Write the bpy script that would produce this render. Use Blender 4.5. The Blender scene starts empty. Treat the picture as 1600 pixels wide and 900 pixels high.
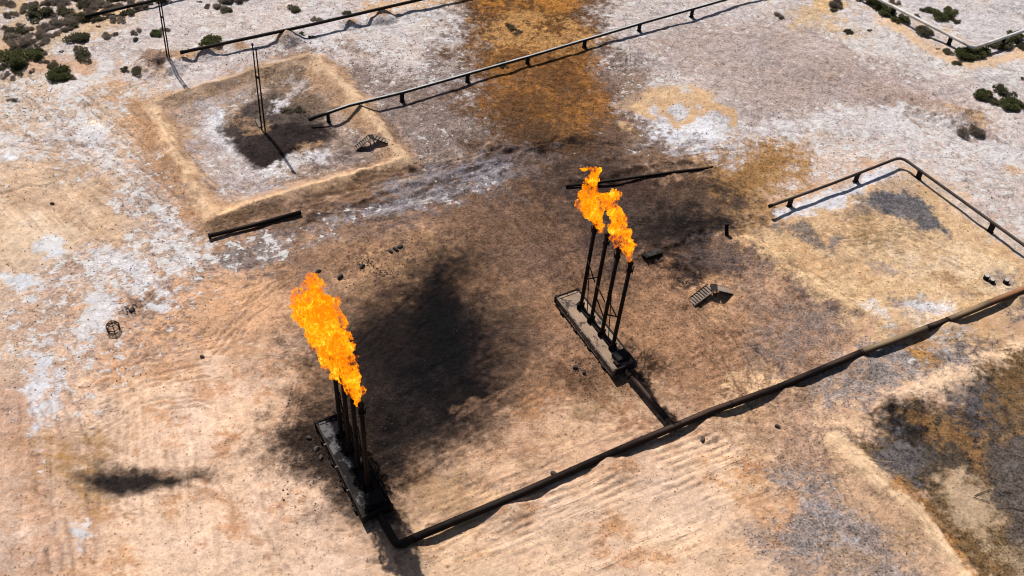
import bpy, bmesh, math, random
import numpy as np
from mathutils import Vector, Matrix

# ------------------------------------------------------------------ camera, light
SC = bpy.context.scene
COL = SC.collection
F, PIT, ROLL, YAW, H = 1640.0, 0.786175166, 0.0715738270, 0.542980734, 84.05
cp, sp = math.cos(PIT), math.sin(PIT)
fwd = np.array([0, cp, -sp]); rgt = np.array([1., 0, 0]); dwn = np.cross(fwd, rgt)
cr, sr = math.cos(ROLL), math.sin(ROLL)
RM = np.array([[cr, -sr, 0], [sr, cr, 0], [0, 0, 1]]) @ np.array([rgt, dwn, fwd])
cam_d = bpy.data.cameras.new('camera'); cam = bpy.data.objects.new('camera', cam_d); COL.objects.link(cam)
cam_d.sensor_width = 36; cam_d.lens = F / 1600 * 36; cam_d.clip_start = 1; cam_d.clip_end = 8000
m = Matrix.Identity(4)
for i in range(3):
    m[i][0] = RM[0][i]; m[i][1] = -RM[1][i]; m[i][2] = -RM[2][i]
m[2][3] = H
cam.matrix_world = m
SC.camera = cam

SUN_EL, SUN_AZ_SHADOW = math.radians(52.0), math.radians(-57.5)   # shadows run along this heading
W = bpy.data.worlds.new('World'); SC.world = W; W.use_nodes = True
nt = W.node_tree; nt.nodes.clear()
sky = nt.nodes.new('ShaderNodeTexSky'); sky.sky_type = 'NISHITA'; sky.sun_disc = False
sky.sun_elevation = SUN_EL
tosun = Vector((-math.cos(SUN_AZ_SHADOW) * math.cos(SUN_EL), -math.sin(SUN_AZ_SHADOW) * math.cos(SUN_EL), math.sin(SUN_EL)))
sky.sun_rotation = math.atan2(tosun.x, tosun.y)
bg = nt.nodes.new('ShaderNodeBackground'); bg.inputs['Strength'].default_value = 0.05
wo = nt.nodes.new('ShaderNodeOutputWorld')
nt.links.new(sky.outputs[0], bg.inputs[0]); nt.links.new(bg.outputs[0], wo.inputs[0])
sun_d = bpy.data.lights.new('sun', 'SUN'); sun_d.energy = 5.0; sun_d.angle = math.radians(0.5); sun_d.color = (1, 0.955, 0.90)
sun = bpy.data.objects.new('sun', sun_d); COL.objects.link(sun)
sun.rotation_euler = (-tosun).to_track_quat('-Z', 'Y').to_euler(); sun.location = (0, 80, 120)
SC.view_settings.view_transform = 'Standard'; SC.view_settings.look = 'None'
SC.view_settings.exposure = 0.25; SC.view_settings.gamma = 1.0; SC.view_settings.use_curve_mapping = False
SC.render.engine = 'CYCLES'
SC.cycles.pixel_filter_type = 'BLACKMAN_HARRIS'; SC.cycles.filter_width = 1.1
SC.cycles.max_bounces = 5; SC.cycles.diffuse_bounces = 2; SC.cycles.transparent_max_bounces = 16

# ------------------------------------------------------------------ helpers
def at(x, y, z=0.0):
    d = RM.T @ np.array([(x - 800) / F, (y - 450) / F, 1.0]); t = (z - H) / d[2]
    return Vector((t * d[0], t * d[1], z))
def tag(o, label=None, cat=None, group=None, kind=None):
    if label: o['label'] = label
    if cat: o['category'] = cat
    if group: o['group'] = group
    if kind: o['kind'] = kind
    return o
def empty(name, loc, rz=0):
    o = bpy.data.objects.new(name, None); COL.objects.link(o); o.location = loc; o.rotation_euler = (0, 0, rz); o.empty_display_size = .3
    return o
def lin(c):
    c = c / 255.0
    return c / 12.92 if c <= .04045 else ((c + .055) / 1.055) ** 2.4
K = 1.62      # how bright a fully sunlit white surface renders
def alb(r, g, b):
    return tuple(min(.85, lin(v) / K) for v in (r, g, b))
class MB:
    def __init__(s): s.bm = bmesh.new()
    def box(s, c, size, rz=0, ry=0, rx=0, bevel=0.0, mi=0):
        M = Matrix.Translation(c) @ Matrix.Rotation(rz, 4, 'Z') @ Matrix.Rotation(ry, 4, 'Y') @ Matrix.Rotation(rx, 4, 'X') @ Matrix.Diagonal((*size, 1))
        r = bmesh.ops.create_cube(s.bm, size=1, matrix=M)
        es = list({e for v in r['verts'] for e in v.link_edges})
        for f in {f for v in r['verts'] for f in v.link_faces}: f.material_index = mi
        if bevel: bmesh.ops.bevel(s.bm, geom=es, offset=bevel, segments=1, affect='EDGES')
        return s
    def tube(s, pts, r, n=12, caps=True, rad=None, mi=0):
        pts = [Vector(p) for p in pts]; rings = []
        up = Vector((0, 0, 1))
        for i, p in enumerate(pts):
            a = pts[max(i - 1, 0)]; b = pts[min(i + 1, len(pts) - 1)]; t = (b - a).normalized()
            u = t.cross(up)
            if u.length < .05: u = t.cross(Vector((1, 0, 0)))
            u.normalize(); v = u.cross(t).normalized(); rr = rad[i] if rad else r
            rings.append([s.bm.verts.new(p + (u * math.cos(2 * math.pi * k / n) + v * math.sin(2 * math.pi * k / n)) * rr) for k in range(n)])
        for a, b in zip(rings, rings[1:]):
            for k in range(n):
                f = s.bm.faces.new((a[k], a[(k + 1) % n], b[(k + 1) % n], b[k])); f.smooth = True; f.material_index = mi
        if caps:
            s.bm.faces.new(rings[0][::-1]).material_index = mi; s.bm.faces.new(rings[-1]).material_index = mi
        return s
    def build(s, name, mats, parent=None):
        bmesh.ops.recalc_face_normals(s.bm, faces=s.bm.faces[:])
        me = bpy.data.meshes.new(name); s.bm.to_mesh(me); s.bm.free()
        for mm in (mats if isinstance(mats, (list, tuple)) else [mats]): me.materials.append(mm)
        o = bpy.data.objects.new(name, me); COL.objects.link(o)
        if parent: o.parent = parent
        return o
def bend(pts, r=1.0, n=5):
    """round the corners of a polyline"""
    pts = [Vector(p) for p in pts]; out = [pts[0]]
    for a, b, c in zip(pts, pts[1:], pts[2:]):
        p0 = b + (a - b).normalized() * min(r, (a - b).length * .45); p1 = b + (c - b).normalized() * min(r, (c - b).length * .45)
        for i in range(n + 1):
            t = i / n; out.append(p0 * (1 - t) ** 2 + b * 2 * t * (1 - t) + p1 * t * t)
    out.append(pts[-1]); return out

class NT:
    def __init__(s, name):
        s.m = bpy.data.materials.new(name); s.m.use_nodes = True; s.t = s.m.node_tree; s.t.nodes.clear()
        s.out = s.t.nodes.new('ShaderNodeOutputMaterial')
    def n(s, typ, ins=None, **props):
        nd = s.t.nodes.new(typ)
        for k, v in props.items(): setattr(nd, k, v)
        for k, v in (ins or {}).items():
            if isinstance(v, bpy.types.NodeSocket): s.t.links.new(v, nd.inputs[k])
            else: nd.inputs[k].default_value = v
        return nd
    def noise(s, vec, scale, detail=4, rough=.55, dist=0.0):
        return s.n('ShaderNodeTexNoise', {'Vector': vec, 'Scale': scale, 'Detail': detail, 'Roughness': rough, 'Distortion': dist}).outputs['Fac']
    def rng(s, v, a, b, c=0.0, d=1.0):
        return s.n('ShaderNodeMapRange', {0: v, 1: a, 2: b, 3: c, 4: d}).outputs[0]
    def math(s, op, a, b=0.0, c=0.0):
        return s.n('ShaderNodeMath', {0: a, 1: b, 2: c}, operation=op).outputs[0]
    def mix(s, f, a, b, mode='MIX'):
        nd = s.n('ShaderNodeMix', data_type='RGBA', blend_type=mode, clamp_factor=True)
        for k, v in ((0, f), (6, a), (7, b)):
            if isinstance(v, bpy.types.NodeSocket): s.t.links.new(v, nd.inputs[k])
            else: nd.inputs[k].default_value = (*v, 1) if isinstance(v, tuple) and len(v) == 3 else v
        return nd.outputs[2]
    def pos(s):
        return s.n('ShaderNodeNewGeometry').outputs['Position']
    def obj(s):
        return s.n('ShaderNodeTexCoord').outputs['Object']
    def surf(s, sh):
        s.t.links.new(sh, s.out.inputs[0]); return s.m

def steel(name, c1, c2, rough=.6, metal=0.0, scale=3.0, bump=.01, streak=None, c3=None, lit_top=None):
    s = NT(name); p = s.pos()
    n1 = s.noise(p, scale, 6, .65); n2 = s.noise(p, scale * .22, 4, .6, .5); n3 = s.noise(p, scale * 6, 3, .6)
    c = s.mix(s.rng(n1, .38, .62), c1, c2)
    c = s.mix(s.rng(n2, .45, .65, 0, .7), c, tuple(v * .55 for v in c1))
    if c3: c = s.mix(s.rng(s.noise(p, scale * .5, 5, .7), .52, .6), c, c3)
    if lit_top:      # paler upward faces: the sunlit pipe tops painted into the colour
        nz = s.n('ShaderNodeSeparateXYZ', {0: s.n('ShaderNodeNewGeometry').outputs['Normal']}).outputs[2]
        dm = s.rng(s.math('ADD', nz, s.math('MULTIPLY', s.math('SUBTRACT', n1, .5), .25)), lit_top[1], lit_top[2])
        c = s.mix(s.math('MULTIPLY', dm, s.rng(n2, .3, .6, .55, 1)), c, lit_top[0])
    b = s.n('ShaderNodeBump', {'Strength': .6, 'Distance': bump, 'Height': n3}).outputs[0]
    sh = s.n('ShaderNodeBsdfPrincipled', {'Base Color': c, 'Roughness': s.rng(n1, .3, .7, rough - .1, rough + .15), 'Metallic': metal, 'Normal': b}); sh.inputs['Specular IOR Level'].default_value = .12 if c1[0] < .03 else .4
    return s.surf(sh.outputs[0])

# ------------------------------------------------------------------ numpy noise
def _hash(ix, iy, seed):
    h = (ix.astype(np.int64) * 374761393 + iy.astype(np.int64) * 668265263 + seed * 1442695041) & 0xffffffff
    h = ((h ^ (h >> 13)) * 1274126177) & 0xffffffff
    return ((h ^ (h >> 16)) & 0xffff).astype(np.float32) / 65535.0
def vnoise(x, y, seed):
    ix = np.floor(x); iy = np.floor(y); fx = (x - ix).astype(np.float32); fy = (y - iy).astype(np.float32)
    ix = ix.astype(np.int64); iy = iy.astype(np.int64)
    fx = fx * fx * (3 - 2 * fx); fy = fy * fy * (3 - 2 * fy)
    a = _hash(ix, iy, seed); b = _hash(ix + 1, iy, seed); c = _hash(ix, iy + 1, seed); d = _hash(ix + 1, iy + 1, seed)
    return (a * (1 - fx) + b * fx) * (1 - fy) + (c * (1 - fx) + d * fx) * fy
def fbm(x, y, size, octs, seed, gain=.55):
    s = 0; a = 1.0; t = 0; f = 1.0 / size
    for o in range(octs):
        # rotate every octave so that the lattice never shows
        an = .6 + 1.3 * o + seed; ca, sa = math.cos(an), math.sin(an)
        s = s + a * (vnoise((x * ca - y * sa) * f + 17.3 * o, (x * sa + y * ca) * f - 9.1 * o, seed + o * 31) * 2 - 1); t += a * a; a *= gain; f *= 2.03
    return s / math.sqrt(t) * 1.7      # roughly -1..1
def sstep(t): t = np.clip(t, 0, 1); return t * t * (3 - 2 * t)
def poly_sd(X, Y, P):
    """signed distance to polygon, positive inside"""
    d = np.full(X.shape, 1e9, np.float32); ins = np.zeros(X.shape, bool); n = len(P)
    for i in range(n):
        ax, ay = P[i]; bx, by = P[(i + 1) % n]
        ex, ey = bx - ax, by - ay; L = ex * ex + ey * ey + 1e-9
        t = np.clip(((X - ax) * ex + (Y - ay) * ey) / L, 0, 1)
        d = np.minimum(d, (X - ax - t * ex) ** 2 + (Y - ay - t * ey) ** 2)
        c = ((ay > Y) != (by > Y)) & (X < (bx - ax) * (Y - ay) / ((by - ay) if abs(by - ay) > 1e-9 else 1e-9) + ax)
        ins ^= c
    d = np.sqrt(d); return np.where(ins, d, -d)
def line_d(X, Y, P, Wd=None):
    """distance to polyline; with widths, distance minus local half width (negative inside)"""
    best = np.full(X.shape, 1e9, np.float32)
    for i in range(len(P) - 1):
        ax, ay = P[i]; bx, by = P[i + 1]; ex, ey = bx - ax, by - ay; L = ex * ex + ey * ey + 1e-9
        t = np.clip(((X - ax) * ex + (Y - ay) * ey) / L, 0, 1)
        d = np.sqrt((X - ax - t * ex) ** 2 + (Y - ay - t * ey) ** 2)
        if Wd is not None: d = d - (Wd[i] * (1 - t) + Wd[i + 1] * t)
        best = np.minimum(best, d)
    return best
def w2(pts): return [tuple(at(*p)[:2]) for p in pts]

# ------------------------------------------------------------------ terrain height
BERM = w2([(240, 168), (268, 230), (298, 290), (335, 347), (440, 312), (540, 280), (628, 258), (592, 205), (545, 150), (498, 100), (484, 95), (420, 110), (330, 136), (240, 168)])
BERM_W = [1.0, 1.3, 1.3, 1.3, 1.0, 1.0, 1.1, 1.1, 1.4, 1.3, .9, .8, .9, 1.0]
PITIN = w2([(262, 180), (345, 145), (480, 112), (535, 165), (595, 245), (440, 292), (350, 322)])
MOUNDS = []                      # x, y, radius, height
for (x, y, r, h) in [(640, 858, 2.0, .5), (792, 792, 2.4, .62), (950, 728, 2.3, .6), (1110, 664, 2.2, .55), (1228, 614, 2.4, .65), (1343, 566, 2.2, .6), (1478, 513, 2.2, .65), (1592, 466, 2.2, .6),
                     (322, 84, 2.2, 1.1), (375, 72, 1.5, .5), (450, 63, 2.5, 1.5), (546, 39, 1.7, 1.0), (597, 27, 2.5, 1.5), (262, 92, 3.6, 1.3), (236, 98, 3.0, .8), (1411, 157, 3.2, .5), (1480, 175, 4.5, .8), (1500, 185, 3.5, .6), (1215, 72, 0, 0),
                     (440, 228, 5.0, .7), (480, 212, 4.5, .6), (1000, 270, 3, .3), (1052, 264, 4, .35), (1010, 395, 2.2, .5), (1062, 440, 2.2, -.4), (930, 222, 4, .25),
                     (1108, 458, 2.2, .55), (1133, 366, 1.6, .2), (460, 178, 2, .3), (640, 18, 2.5, .3)]:
    if r:
        p = at(x, y); MOUNDS.append((p.x, p.y, r, h))
RIDGES = [  # polyline px, half width m, height m
    ([(1168, 378), (1240, 425), (1320, 475), (1400, 505)], 1.6, .45),
    ([(1300, 680), (1400, 770), (1470, 850), (1520, 915)], 1.5, .5),
    ([(1400, 625), (1480, 600), (1560, 565), (1610, 540)], 1.6, .4),
    ([(1225, 330), (1400, 262), (1500, 330), (1600, 405)], 1.6, .08),
    ([(500, 325), (640, 290), (760, 258), (840, 232)], .5, .28),
    ([(470, 345), (640, 312), (790, 262)], .45, .2),
    ([(880, 285), (980, 268), (1110, 257)], .9, .5),
    ([(1190, 840), (1260, 800), (1230, 740), (1160, 700)], 1.0, .15),
    ([(760, 232), (830, 236), (900, 218), (960, 222)], .6, .35),
    ([(1030, 405), (1075, 425), (1085, 450), (1060, 470)], .7, .35),
    ([(1080, 470), (1150, 500), (1220, 560)], 1.4, .15),
    ([(1000, 400), (1050, 385), (1090, 360)], .6, .35),
    ([(0, 245), (120, 250), (210, 300), (300, 385)], 1.2, .12),
    ([(150, 210), (230, 290), (300, 350)], 1.0, .12),
    ([(300, 480), (350, 420), (300, 400)], 1.0, .1),
]
RW = [(w2(a), b, c) for a, b, c in RIDGES]
# little gullies and cut lines (px)
GULL = [(w2(a), b, c) for a, b, c in [
    ([(0, 120), (60, 190), (130, 240), (250, 330)], .35, -.18), ([(130, 160), (190, 215), (260, 300)], .3, -.15),
    ([(950, 250), (1010, 235), (1080, 240), (1150, 235)], .4, -.2), ([(40, 215), (110, 225), (180, 270)], .25, -.15),
    ([(755, 250), (800, 238), (860, 222), (870, 215)], .4, -.3), ([(0, 300), (50, 290), (90, 280)], .3, -.2),
    ([(990, 420), (1060, 470), (1110, 530)], .3, -.1), ([(1010, 410), (1090, 480), (1140, 530)], .3, -.1),
    ([(1440, 140), (1400, 120), (1330, 70)], .3, -.1),
]]
RUTS = []
def rut(poly, a, b, spacing, amp, soft=2.0):
    A, B = at(*a), at(*b); d = (B - A); d.z = 0; d.normalize()
    RUTS.append((w2(poly), (-d.y, d.x), spacing, amp, soft))
rut([(640, 800), (820, 730), (1110, 650), (1180, 700), (1150, 790), (1000, 850), (700, 900), (620, 880)], (700, 800), (1100, 655), .8, .045)
rut([(690, 760), (780, 700), (960, 640), (1000, 660), (800, 745), (640, 810)], (700, 790), (1000, 660), .9, .05)
rut([(160, 600), (280, 590), (330, 700), (330, 800), (180, 810), (140, 700)], (215, 640), (228, 800), .85, .05)
rut([(130, 725), (300, 730), (300, 775), (140, 770)], (213, 700), (216, 800), .8, .05, .8)
rut([(20, 620), (110, 640), (160, 900), (20, 900)], (60, 640), (110, 900), 1.3, .05)
rut([(1010, 430), (1130, 500), (1190, 570), (1130, 610), (1020, 520)], (1010, 440), (1130, 540), .8, .05)
rut([(760, 290), (880, 330), (870, 420), (740, 390)], (760, 300), (860, 400), 1.0, .05)
rut([(340, 480), (400, 430), (420, 500), (330, 560)], (340, 530), (420, 450), .8, .04)
rut([(280, 470), (330, 450), (340, 500), (290, 520)], (290, 470), (300, 520), .7, .05)
rut([(600, 640), (760, 560), (860, 620), (700, 740)], (620, 700), (800, 600), 1.0, .03)
rut([(840, 600), (1000, 600), (1020, 660), (860, 700)], (860, 620), (930, 690), .9, .045)
rut([(640, 780), (900, 680), (950, 700), (640, 840)], (645, 820), (900, 715), .75, .04)
rut([(1080, 640), (1210, 600), (1220, 560), (1100, 570)], (1100, 640), (1220, 590), .9, .05)
rut([(540, 300), (800, 240), (840, 280), (560, 380)], (540, 350), (800, 262), 1.1, .025)

def bb(P, r): 
    xs = [p[0] for p in P]; ys = [p[1] for p in P]; return min(xs) - r, max(xs) + r, min(ys) - r, max(ys) + r
def terrain(X, Y):
    """ground height at flat arrays X, Y"""
    Z = .16 * fbm(X, Y, 14, 3, 3) + .055 * fbm(X, Y, 3.0, 4, 5, .6) + .02 * fbm(X, Y, .9, 3, 8, .7)
    def sub(box):
        return np.nonzero((X > box[0]) & (X < box[1]) & (Y > box[2]) & (Y < box[3]))[0]
    I = sub(bb(BERM, 5))
    if len(I):
        x, y = X[I], Y[I]; wx = x + .25 * fbm(x, y, 4, 3, 41); wy = y + .25 * fbm(x, y, 4, 3, 42)
        d = line_d(wx, wy, BERM, BERM_W); sd = poly_sd(x, y, PITIN)
        Z[I] += 1.1 * np.clip(1 - np.maximum(d + 1.2, 0) / 2.4, 0, 1) ** 1.25 - .35 * sstep(sd / 2.5 + .2)
    for (mx, my, r, h) in MOUNDS:
        I = sub((mx - 2 * r, mx + 2 * r, my - 2 * r, my + 2 * r))
        if len(I):
            x, y = X[I], Y[I]; d = np.hypot(x - mx, y - my) / r * (1 + .14 * fbm(x, y, 1.5, 3, 51))
            Z[I] += h * ((sstep(1 - d / 1.25) if h < .9 else np.clip(1.06 - d / 1.05, 0, 1) ** 1.12) * (1 + .08 * fbm(x, y, .8, 2, 52)))
    for P, hw, h in RW + GULL:
        I = sub(bb(P, hw * 3))
        if len(I):
            x, y = X[I], Y[I]; wx = x + .5 * fbm(x, y, 2.5, 3, 43); wy = y + .5 * fbm(x, y, 2.5, 3, 44)
            Z[I] += h * sstep(1 - line_d(wx, wy, P) / (hw * 1.6))
    for P, nv, spc, amp, soft in RUTS:
        I = sub(bb(P, soft))
        if len(I):
            x, y = X[I], Y[I]; mk = sstep(poly_sd(x, y, P) / soft)
            u = x * nv[0] + y * nv[1] + .28 * fbm(x, y, 12, 2, 61) + .06 * fbm(x, y, 2.2, 2, 62)
            gate = sstep(.55 + .9 * fbm(x, y, 4.5, 3, 63))
            Z[I] += mk * gate * 1.5 * amp * (np.abs(np.sin(math.pi * u / spc)) * 2 - 1.2) * (1 + .5 * fbm(x, y, 1.2, 2, 64))
    return Z
def gz(x, y): return float(terrain(np.array([x], float), np.array([y], float))[0])
def ground(px, py, z=0.0):
    """point standing on the real ground below photo pixel (px, py)"""
    p = at(px, py)
    for _ in range(3):
        h = gz(p.x, p.y); p = at(px, py, h)
    return p + Vector((0, 0, z))

# ------------------------------------------------------------------ ground sheet
xs = np.concatenate([[-4000, -1200, -400, -200, -130], np.arange(-100, 100, .155), [130, 200, 400, 1200, 4000]])
yv = [38.0]
while yv[-1] < 176: yv.append(yv[-1] + .125 + (yv[-1] - 40) * .0007)
ys = np.concatenate([[-4000, -1000, -200, 0, 25], yv, [200, 260, 500, 1500, 5000]])
NX, NY = len(xs), len(ys)
GX, GY = np.meshgrid(xs, ys)
GX = GX.astype(np.float64); GY = GY.astype(np.float64)
fx_, fy_ = GX.ravel(), GY.ravel()
GZ = terrain(fx_, fy_).reshape(GX.shape)

WX = (GX + .5 * fbm(GX, GY, 5, 5, 71, .65)).astype(np.float32); WY = (GY + .5 * fbm(GX, GY, 5, 5, 72, .65)).astype(np.float32)
N = [fbm(GX, GY, 5, 6, 80 + i, .68).astype(np.float32) for i in range(3)]
NF = [fbm(GX, GY, .95, 3, 90 + i, .9).astype(np.float32) for i in range(2)]
base = np.array(alb(214, 172, 140), np.float32)
C = np.ones((NY, NX, 3), np.float32) * base
CH = {k: np.zeros((NY, NX), np.float32) for k in ('salt', 'grit', 'spot', 'ta', 'tb', 'tc', 'td')}
cnt = [0]
def win(P, r):
    x0, x1, y0, y1 = bb(P, r)
    i0, i1 = np.searchsorted(ys, [y0, y1]); j0, j1 = np.searchsorted(xs, [x0, x1])
    return slice(max(i0 - 1, 0), i1 + 1), slice(max(j0 - 1, 0), j1 + 1)
def apply(sl, m_, rgb, op, ch):
    if rgb is not None:
        c = np.array(alb(*rgb), np.float32); mm = (m_ * op)[..., None]
        C[sl] = C[sl] * (1 - mm) + c * mm
    for k, v in ch.items():
        a = CH[k]; a[sl] = a[sl] * (1 - m_) + v * m_
def P(pts, rgb, soft=1.0, k=1.0, op=1.0, patch=None, **ch):
    """stain or soil patch outlined on the ground; soft = edge width in m, k = raggedness"""
    i = cnt[0]; cnt[0] += 1; Q = w2(pts); sl = win(Q, soft * 2.5 + 1.5)
    sd = poly_sd(WX[sl], WY[sl], Q)
    n = np.roll(N[i % 3], (i * 37, i * 91), (0, 1))[sl]; nf = np.roll(NF[i % 2], (i * 53, i * 19), (0, 1))[sl]
    m_ = sstep(.5 + sd / soft * .5 + k * (.32 * n + .34 * nf))
    if patch is not None: m_ = m_ * sstep(.5 + (n * .7 + nf * .6 + patch) * 3.0)
    apply(sl, m_, rgb, op, ch)
def S(pts, w, rgb, soft=.8, k=1.0, op=1.0, patch=None, **ch):
    """the same along a line; w = half width in m (one value or one per point)"""
    i = cnt[0]; cnt[0] += 1; Q = w2(pts); ww = (list(w) + [w[-1]] * len(Q))[:len(Q)] if isinstance(w, (list, tuple)) else [w] * len(Q)
    sl = win(Q, max(ww) + soft * 2.5 + 1.5)
    sd = -line_d(WX[sl], WY[sl], Q, ww)
    n = np.roll(N[i % 3], (i * 37, i * 91), (0, 1))[sl]; nf = np.roll(NF[i % 2], (i * 53, i * 19), (0, 1))[sl]
    m_ = sstep(.5 + sd / soft * .5 + k * (.32 * n + .34 * nf))
    if patch is not None: m_ = m_ * sstep(.5 + (n * .7 + nf * .6 + patch) * 3.0)
    apply(sl, m_, rgb, op, ch)
def E(cx, cy, rx, ry, *a, **kw):
    P([(cx + rx * math.cos(t * math.pi / 5), cy + ry * math.sin(t * math.pi / 5)) for t in range(10)], *a, **kw)
#LAYERS
# -- wide soils
P([(-300, -200), (1900, -200), (1900, 420), (1600, 380), (1410, 250), (1230, 225), (1130, 255), (1000, 235), (850, 232), (640, 262), (560, 180), (480, 95), (240, 160), (120, 130), (0, 150), (-300, 170)],
  (204, 188, 180), 3, .8, salt=.42, grit=.5)
P([(-300, 130), (0, 120), (230, 120), (240, 200), (330, 360), (330, 470), (240, 560), (120, 700), (0, 640), (-300, 700)], (210, 180, 156), 3, 1, salt=.30, grit=.45)
P([(0, 100), (120, 90), (230, 130), (300, 330), (200, 330), (90, 290), (0, 300)], (205, 183, 166), 3, 1, op=.8, patch=.1, salt=.42, grit=.5)
P([(-200, -100), (280, -100), (190, 40), (60, 120), (-200, 140)], (196, 166, 134), 2, 1, op=.8, patch=.2, salt=.15, grit=.5)
P([(330, 380), (500, 340), (640, 320), (830, 250), (1000, 270), (1090, 400), (1240, 590), (1060, 660), (800, 700), (600, 640), (480, 560), (300, 460)], (148, 113, 88), 6, .8, op=.95, grit=.7)
P([(700, 260), (960, 250), (1060, 300), (1200, 430), (1300, 480), (1280, 580), (1180, 620), (1090, 560), (1000, 470), (880, 440), (760, 400)], (112, 85, 68), 5, .9, op=.8, grit=.85)
P([(560, 280), (860, 240), (960, 330), (900, 460), (760, 420), (620, 360), (560, 330)], (110, 85, 69), 5, 1, op=.75, grit=.85)
P([(100, 560), (450, 540), (470, 640), (560, 860), (600, 1000), (90, 1000), (120, 820)], (232, 196, 167), 4, .8, grit=.25)
P([(600, 870), (780, 790), (1150, 650), (1230, 730), (1200, 800), (1170, 850), (1260, 930), (560, 1000)], (230, 193, 162), 3, .7, grit=.25)
P([(620, 800), (900, 640), (1060, 640), (1000, 680), (800, 770), (640, 845)], (214, 175, 142), 4, .9, grit=.3)
P([(-100, 560), (70, 620), (110, 720), (130, 940), (-100, 940)], (204, 165, 138), 3, .8, grit=.3, salt=.05)
P([(170, 420), (330, 400), (470, 440), (450, 560), (280, 560), (170, 560)], (212, 166, 130), 4, .9, grit=.4)
# -- top left corner
P([(0, 20), (60, 60), (140, 40), (220, 10), (230, -30), (0, -30)], (210, 180, 145), 2, 1, op=.8, patch=.1, salt=.05)
S([(10, 80), (60, 100), (130, 105), (160, 95)], 1.6, (206, 168, 138), 1, 1, salt=.05, grit=.3)
S([(165, 92), (150, 118), (115, 135), (100, 145)], [1.2, .9, 1, 1.4], (222, 212, 208), .7, 1, salt=.1, grit=.1)
S([(0, 150), (40, 132), (110, 140), (150, 160), (180, 152)], 1.4, (220, 208, 202), 1.6, 1.4, op=.8, patch=.3, salt=.6)
S([(90, 180), (125, 195), (160, 235), (192, 270)], [1.2, 1.6, 1.3, .5], (222, 214, 210), 1, 1.2, salt=.4)
P([(0, 140), (130, 150), (190, 260), (280, 370), (230, 380), (100, 300), (0, 290)], None, 3, 1.2, patch=.15, salt=.55, grit=.6)
S([(80, 215), (150, 250), (215, 300), (260, 340), (280, 380)], 2.6, (194, 172, 162), 2, 1.3, op=.75, patch=.2, salt=.55, grit=.6)
S([(0, 230), (70, 225), (120, 240)], 1.8, (210, 194, 186), 1.5, 1.3, patch=.2, salt=.55)
P([(60, 155), (190, 150), (240, 240), (180, 210), (110, 185)], (206, 174, 146), 2, 1.2, op=.7, patch=0)
P([(0, 270), (60, 250), (170, 290), (230, 370), (180, 400), (60, 380), (0, 400)], (212, 178, 146), 2.5, 1, op=.8, salt=.08, grit=.35)
P([(0, 340), (60, 330), (120, 360), (110, 400), (60, 430), (0, 420)], (224, 196, 168), 2, 1, op=.8, salt=.05, grit=.2)
S([(120, 155), (185, 150), (175, 130)], .5, (206, 162, 126), .8, 1)
# pale flake tongues on the left
S([(235, 325), (262, 380), (285, 400), (340, 405), (420, 395)], [1.2, 2.0, 2.2, 1.8, 1.2], (176, 156, 146), 1.6, 1.4, op=.8, salt=.62, grit=.7)
S([(90, 420), (170, 410), (250, 420), (270, 460)], 1.8, (188, 166, 152), 1.6, 1.4, op=.8, patch=.1, salt=.6, grit=.6)
P([(100, 420), (240, 430), (260, 480), (230, 520), (160, 560), (90, 640), (20, 620), (0, 540), (40, 480)], (190, 158, 138), 2.5, 1.4, op=.8, patch=.1, salt=.5, grit=.6)
P([(190, 480), (260, 440), (330, 460), (340, 500), (280, 530), (220, 540), (180, 560)], (150, 124, 110), 2, 1.3, op=.75, patch=.15, salt=.25, grit=.7)
for (x, y, rx, ry) in [(75, 383, 20, 18), (32, 443, 27, 13), (0, 434, 12, 6), (68, 572, 18, 22), (52, 600, 9, 12), (63, 635, 16, 9), (62, 664, 12, 18), (122, 842, 9, 15), (198, 450, 7, 9), (242, 330, 8, 9), (252, 345, 5, 7), (172, 472, 5, 8),
                       (5, 217, 12, 4), (12, 240, 9, 7), (258, 470, 7, 8), (48, 472, 6, 3), (285, 405, 7, 3), (335, 405, 8, 3), (78, 528, 5, 5), (55, 700, 5, 8), (76, 710, 4, 10), (245, 478, 12, 4), (135, 500, 7, 10), (148, 470, 4, 14), (20, 545, 10, 5), (185, 158, 6, 9)]:
    E(x, y, rx, ry, (226, 222, 222), .5, 1.1, salt=.2, grit=.1)
S([(68, 572), (42, 600), (58, 640), (85, 615), (92, 580)], [.5, .6, .5, .4, .5], (215, 205, 202), .6, 1.4)
S([(250, 335), (262, 380), (290, 415)], .7, (222, 216, 216), .8, 1.8, patch=.1)
S([(150, 405), (200, 412), (240, 455), (258, 470)], .6, (218, 210, 208), .8, 1.8, patch=.1)
S([(140, 430), (150, 480), (125, 520)], .6, (218, 210, 208), .8, 1.8, patch=.1)
# -- bermed pit, upper left
P([(250, 175), (340, 140), (480, 105), (540, 160), (610, 250), (440, 300), (345, 330)], (176, 152, 136), 2, 1, grit=.7, salt=.2)
S([(240, 168), (268, 230), (298, 290), (335, 347)], 2.0, (190, 152, 120), 1.2, .9, grit=.45, salt=0)
S([(335, 347), (440, 312), (540, 280), (628, 258)], 1.3, (184, 146, 114), 1.2, .9, grit=.45, salt=0)
S([(628, 258), (592, 205), (545, 150), (498, 100)], [1.3, 1.5, 2, 1.8], (190, 152, 120), 1.2, .9, grit=.45, salt=0)
S([(484, 95), (420, 110), (330, 136), (240, 168)], 1.1, (186, 154, 124), 1.2, 1, grit=.5, salt=0)
S([(205, 160), (232, 230), (262, 290), (290, 340)], 1.4, (178, 134, 98), 1.4, 1, op=.6, grit=.5)
P([(325, 165), (380, 150), (395, 200), (380, 230), (420, 262), (420, 290), (350, 305), (310, 240)], (186, 170, 164), 1.5, 1.2, salt=.35, grit=.6)
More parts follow.
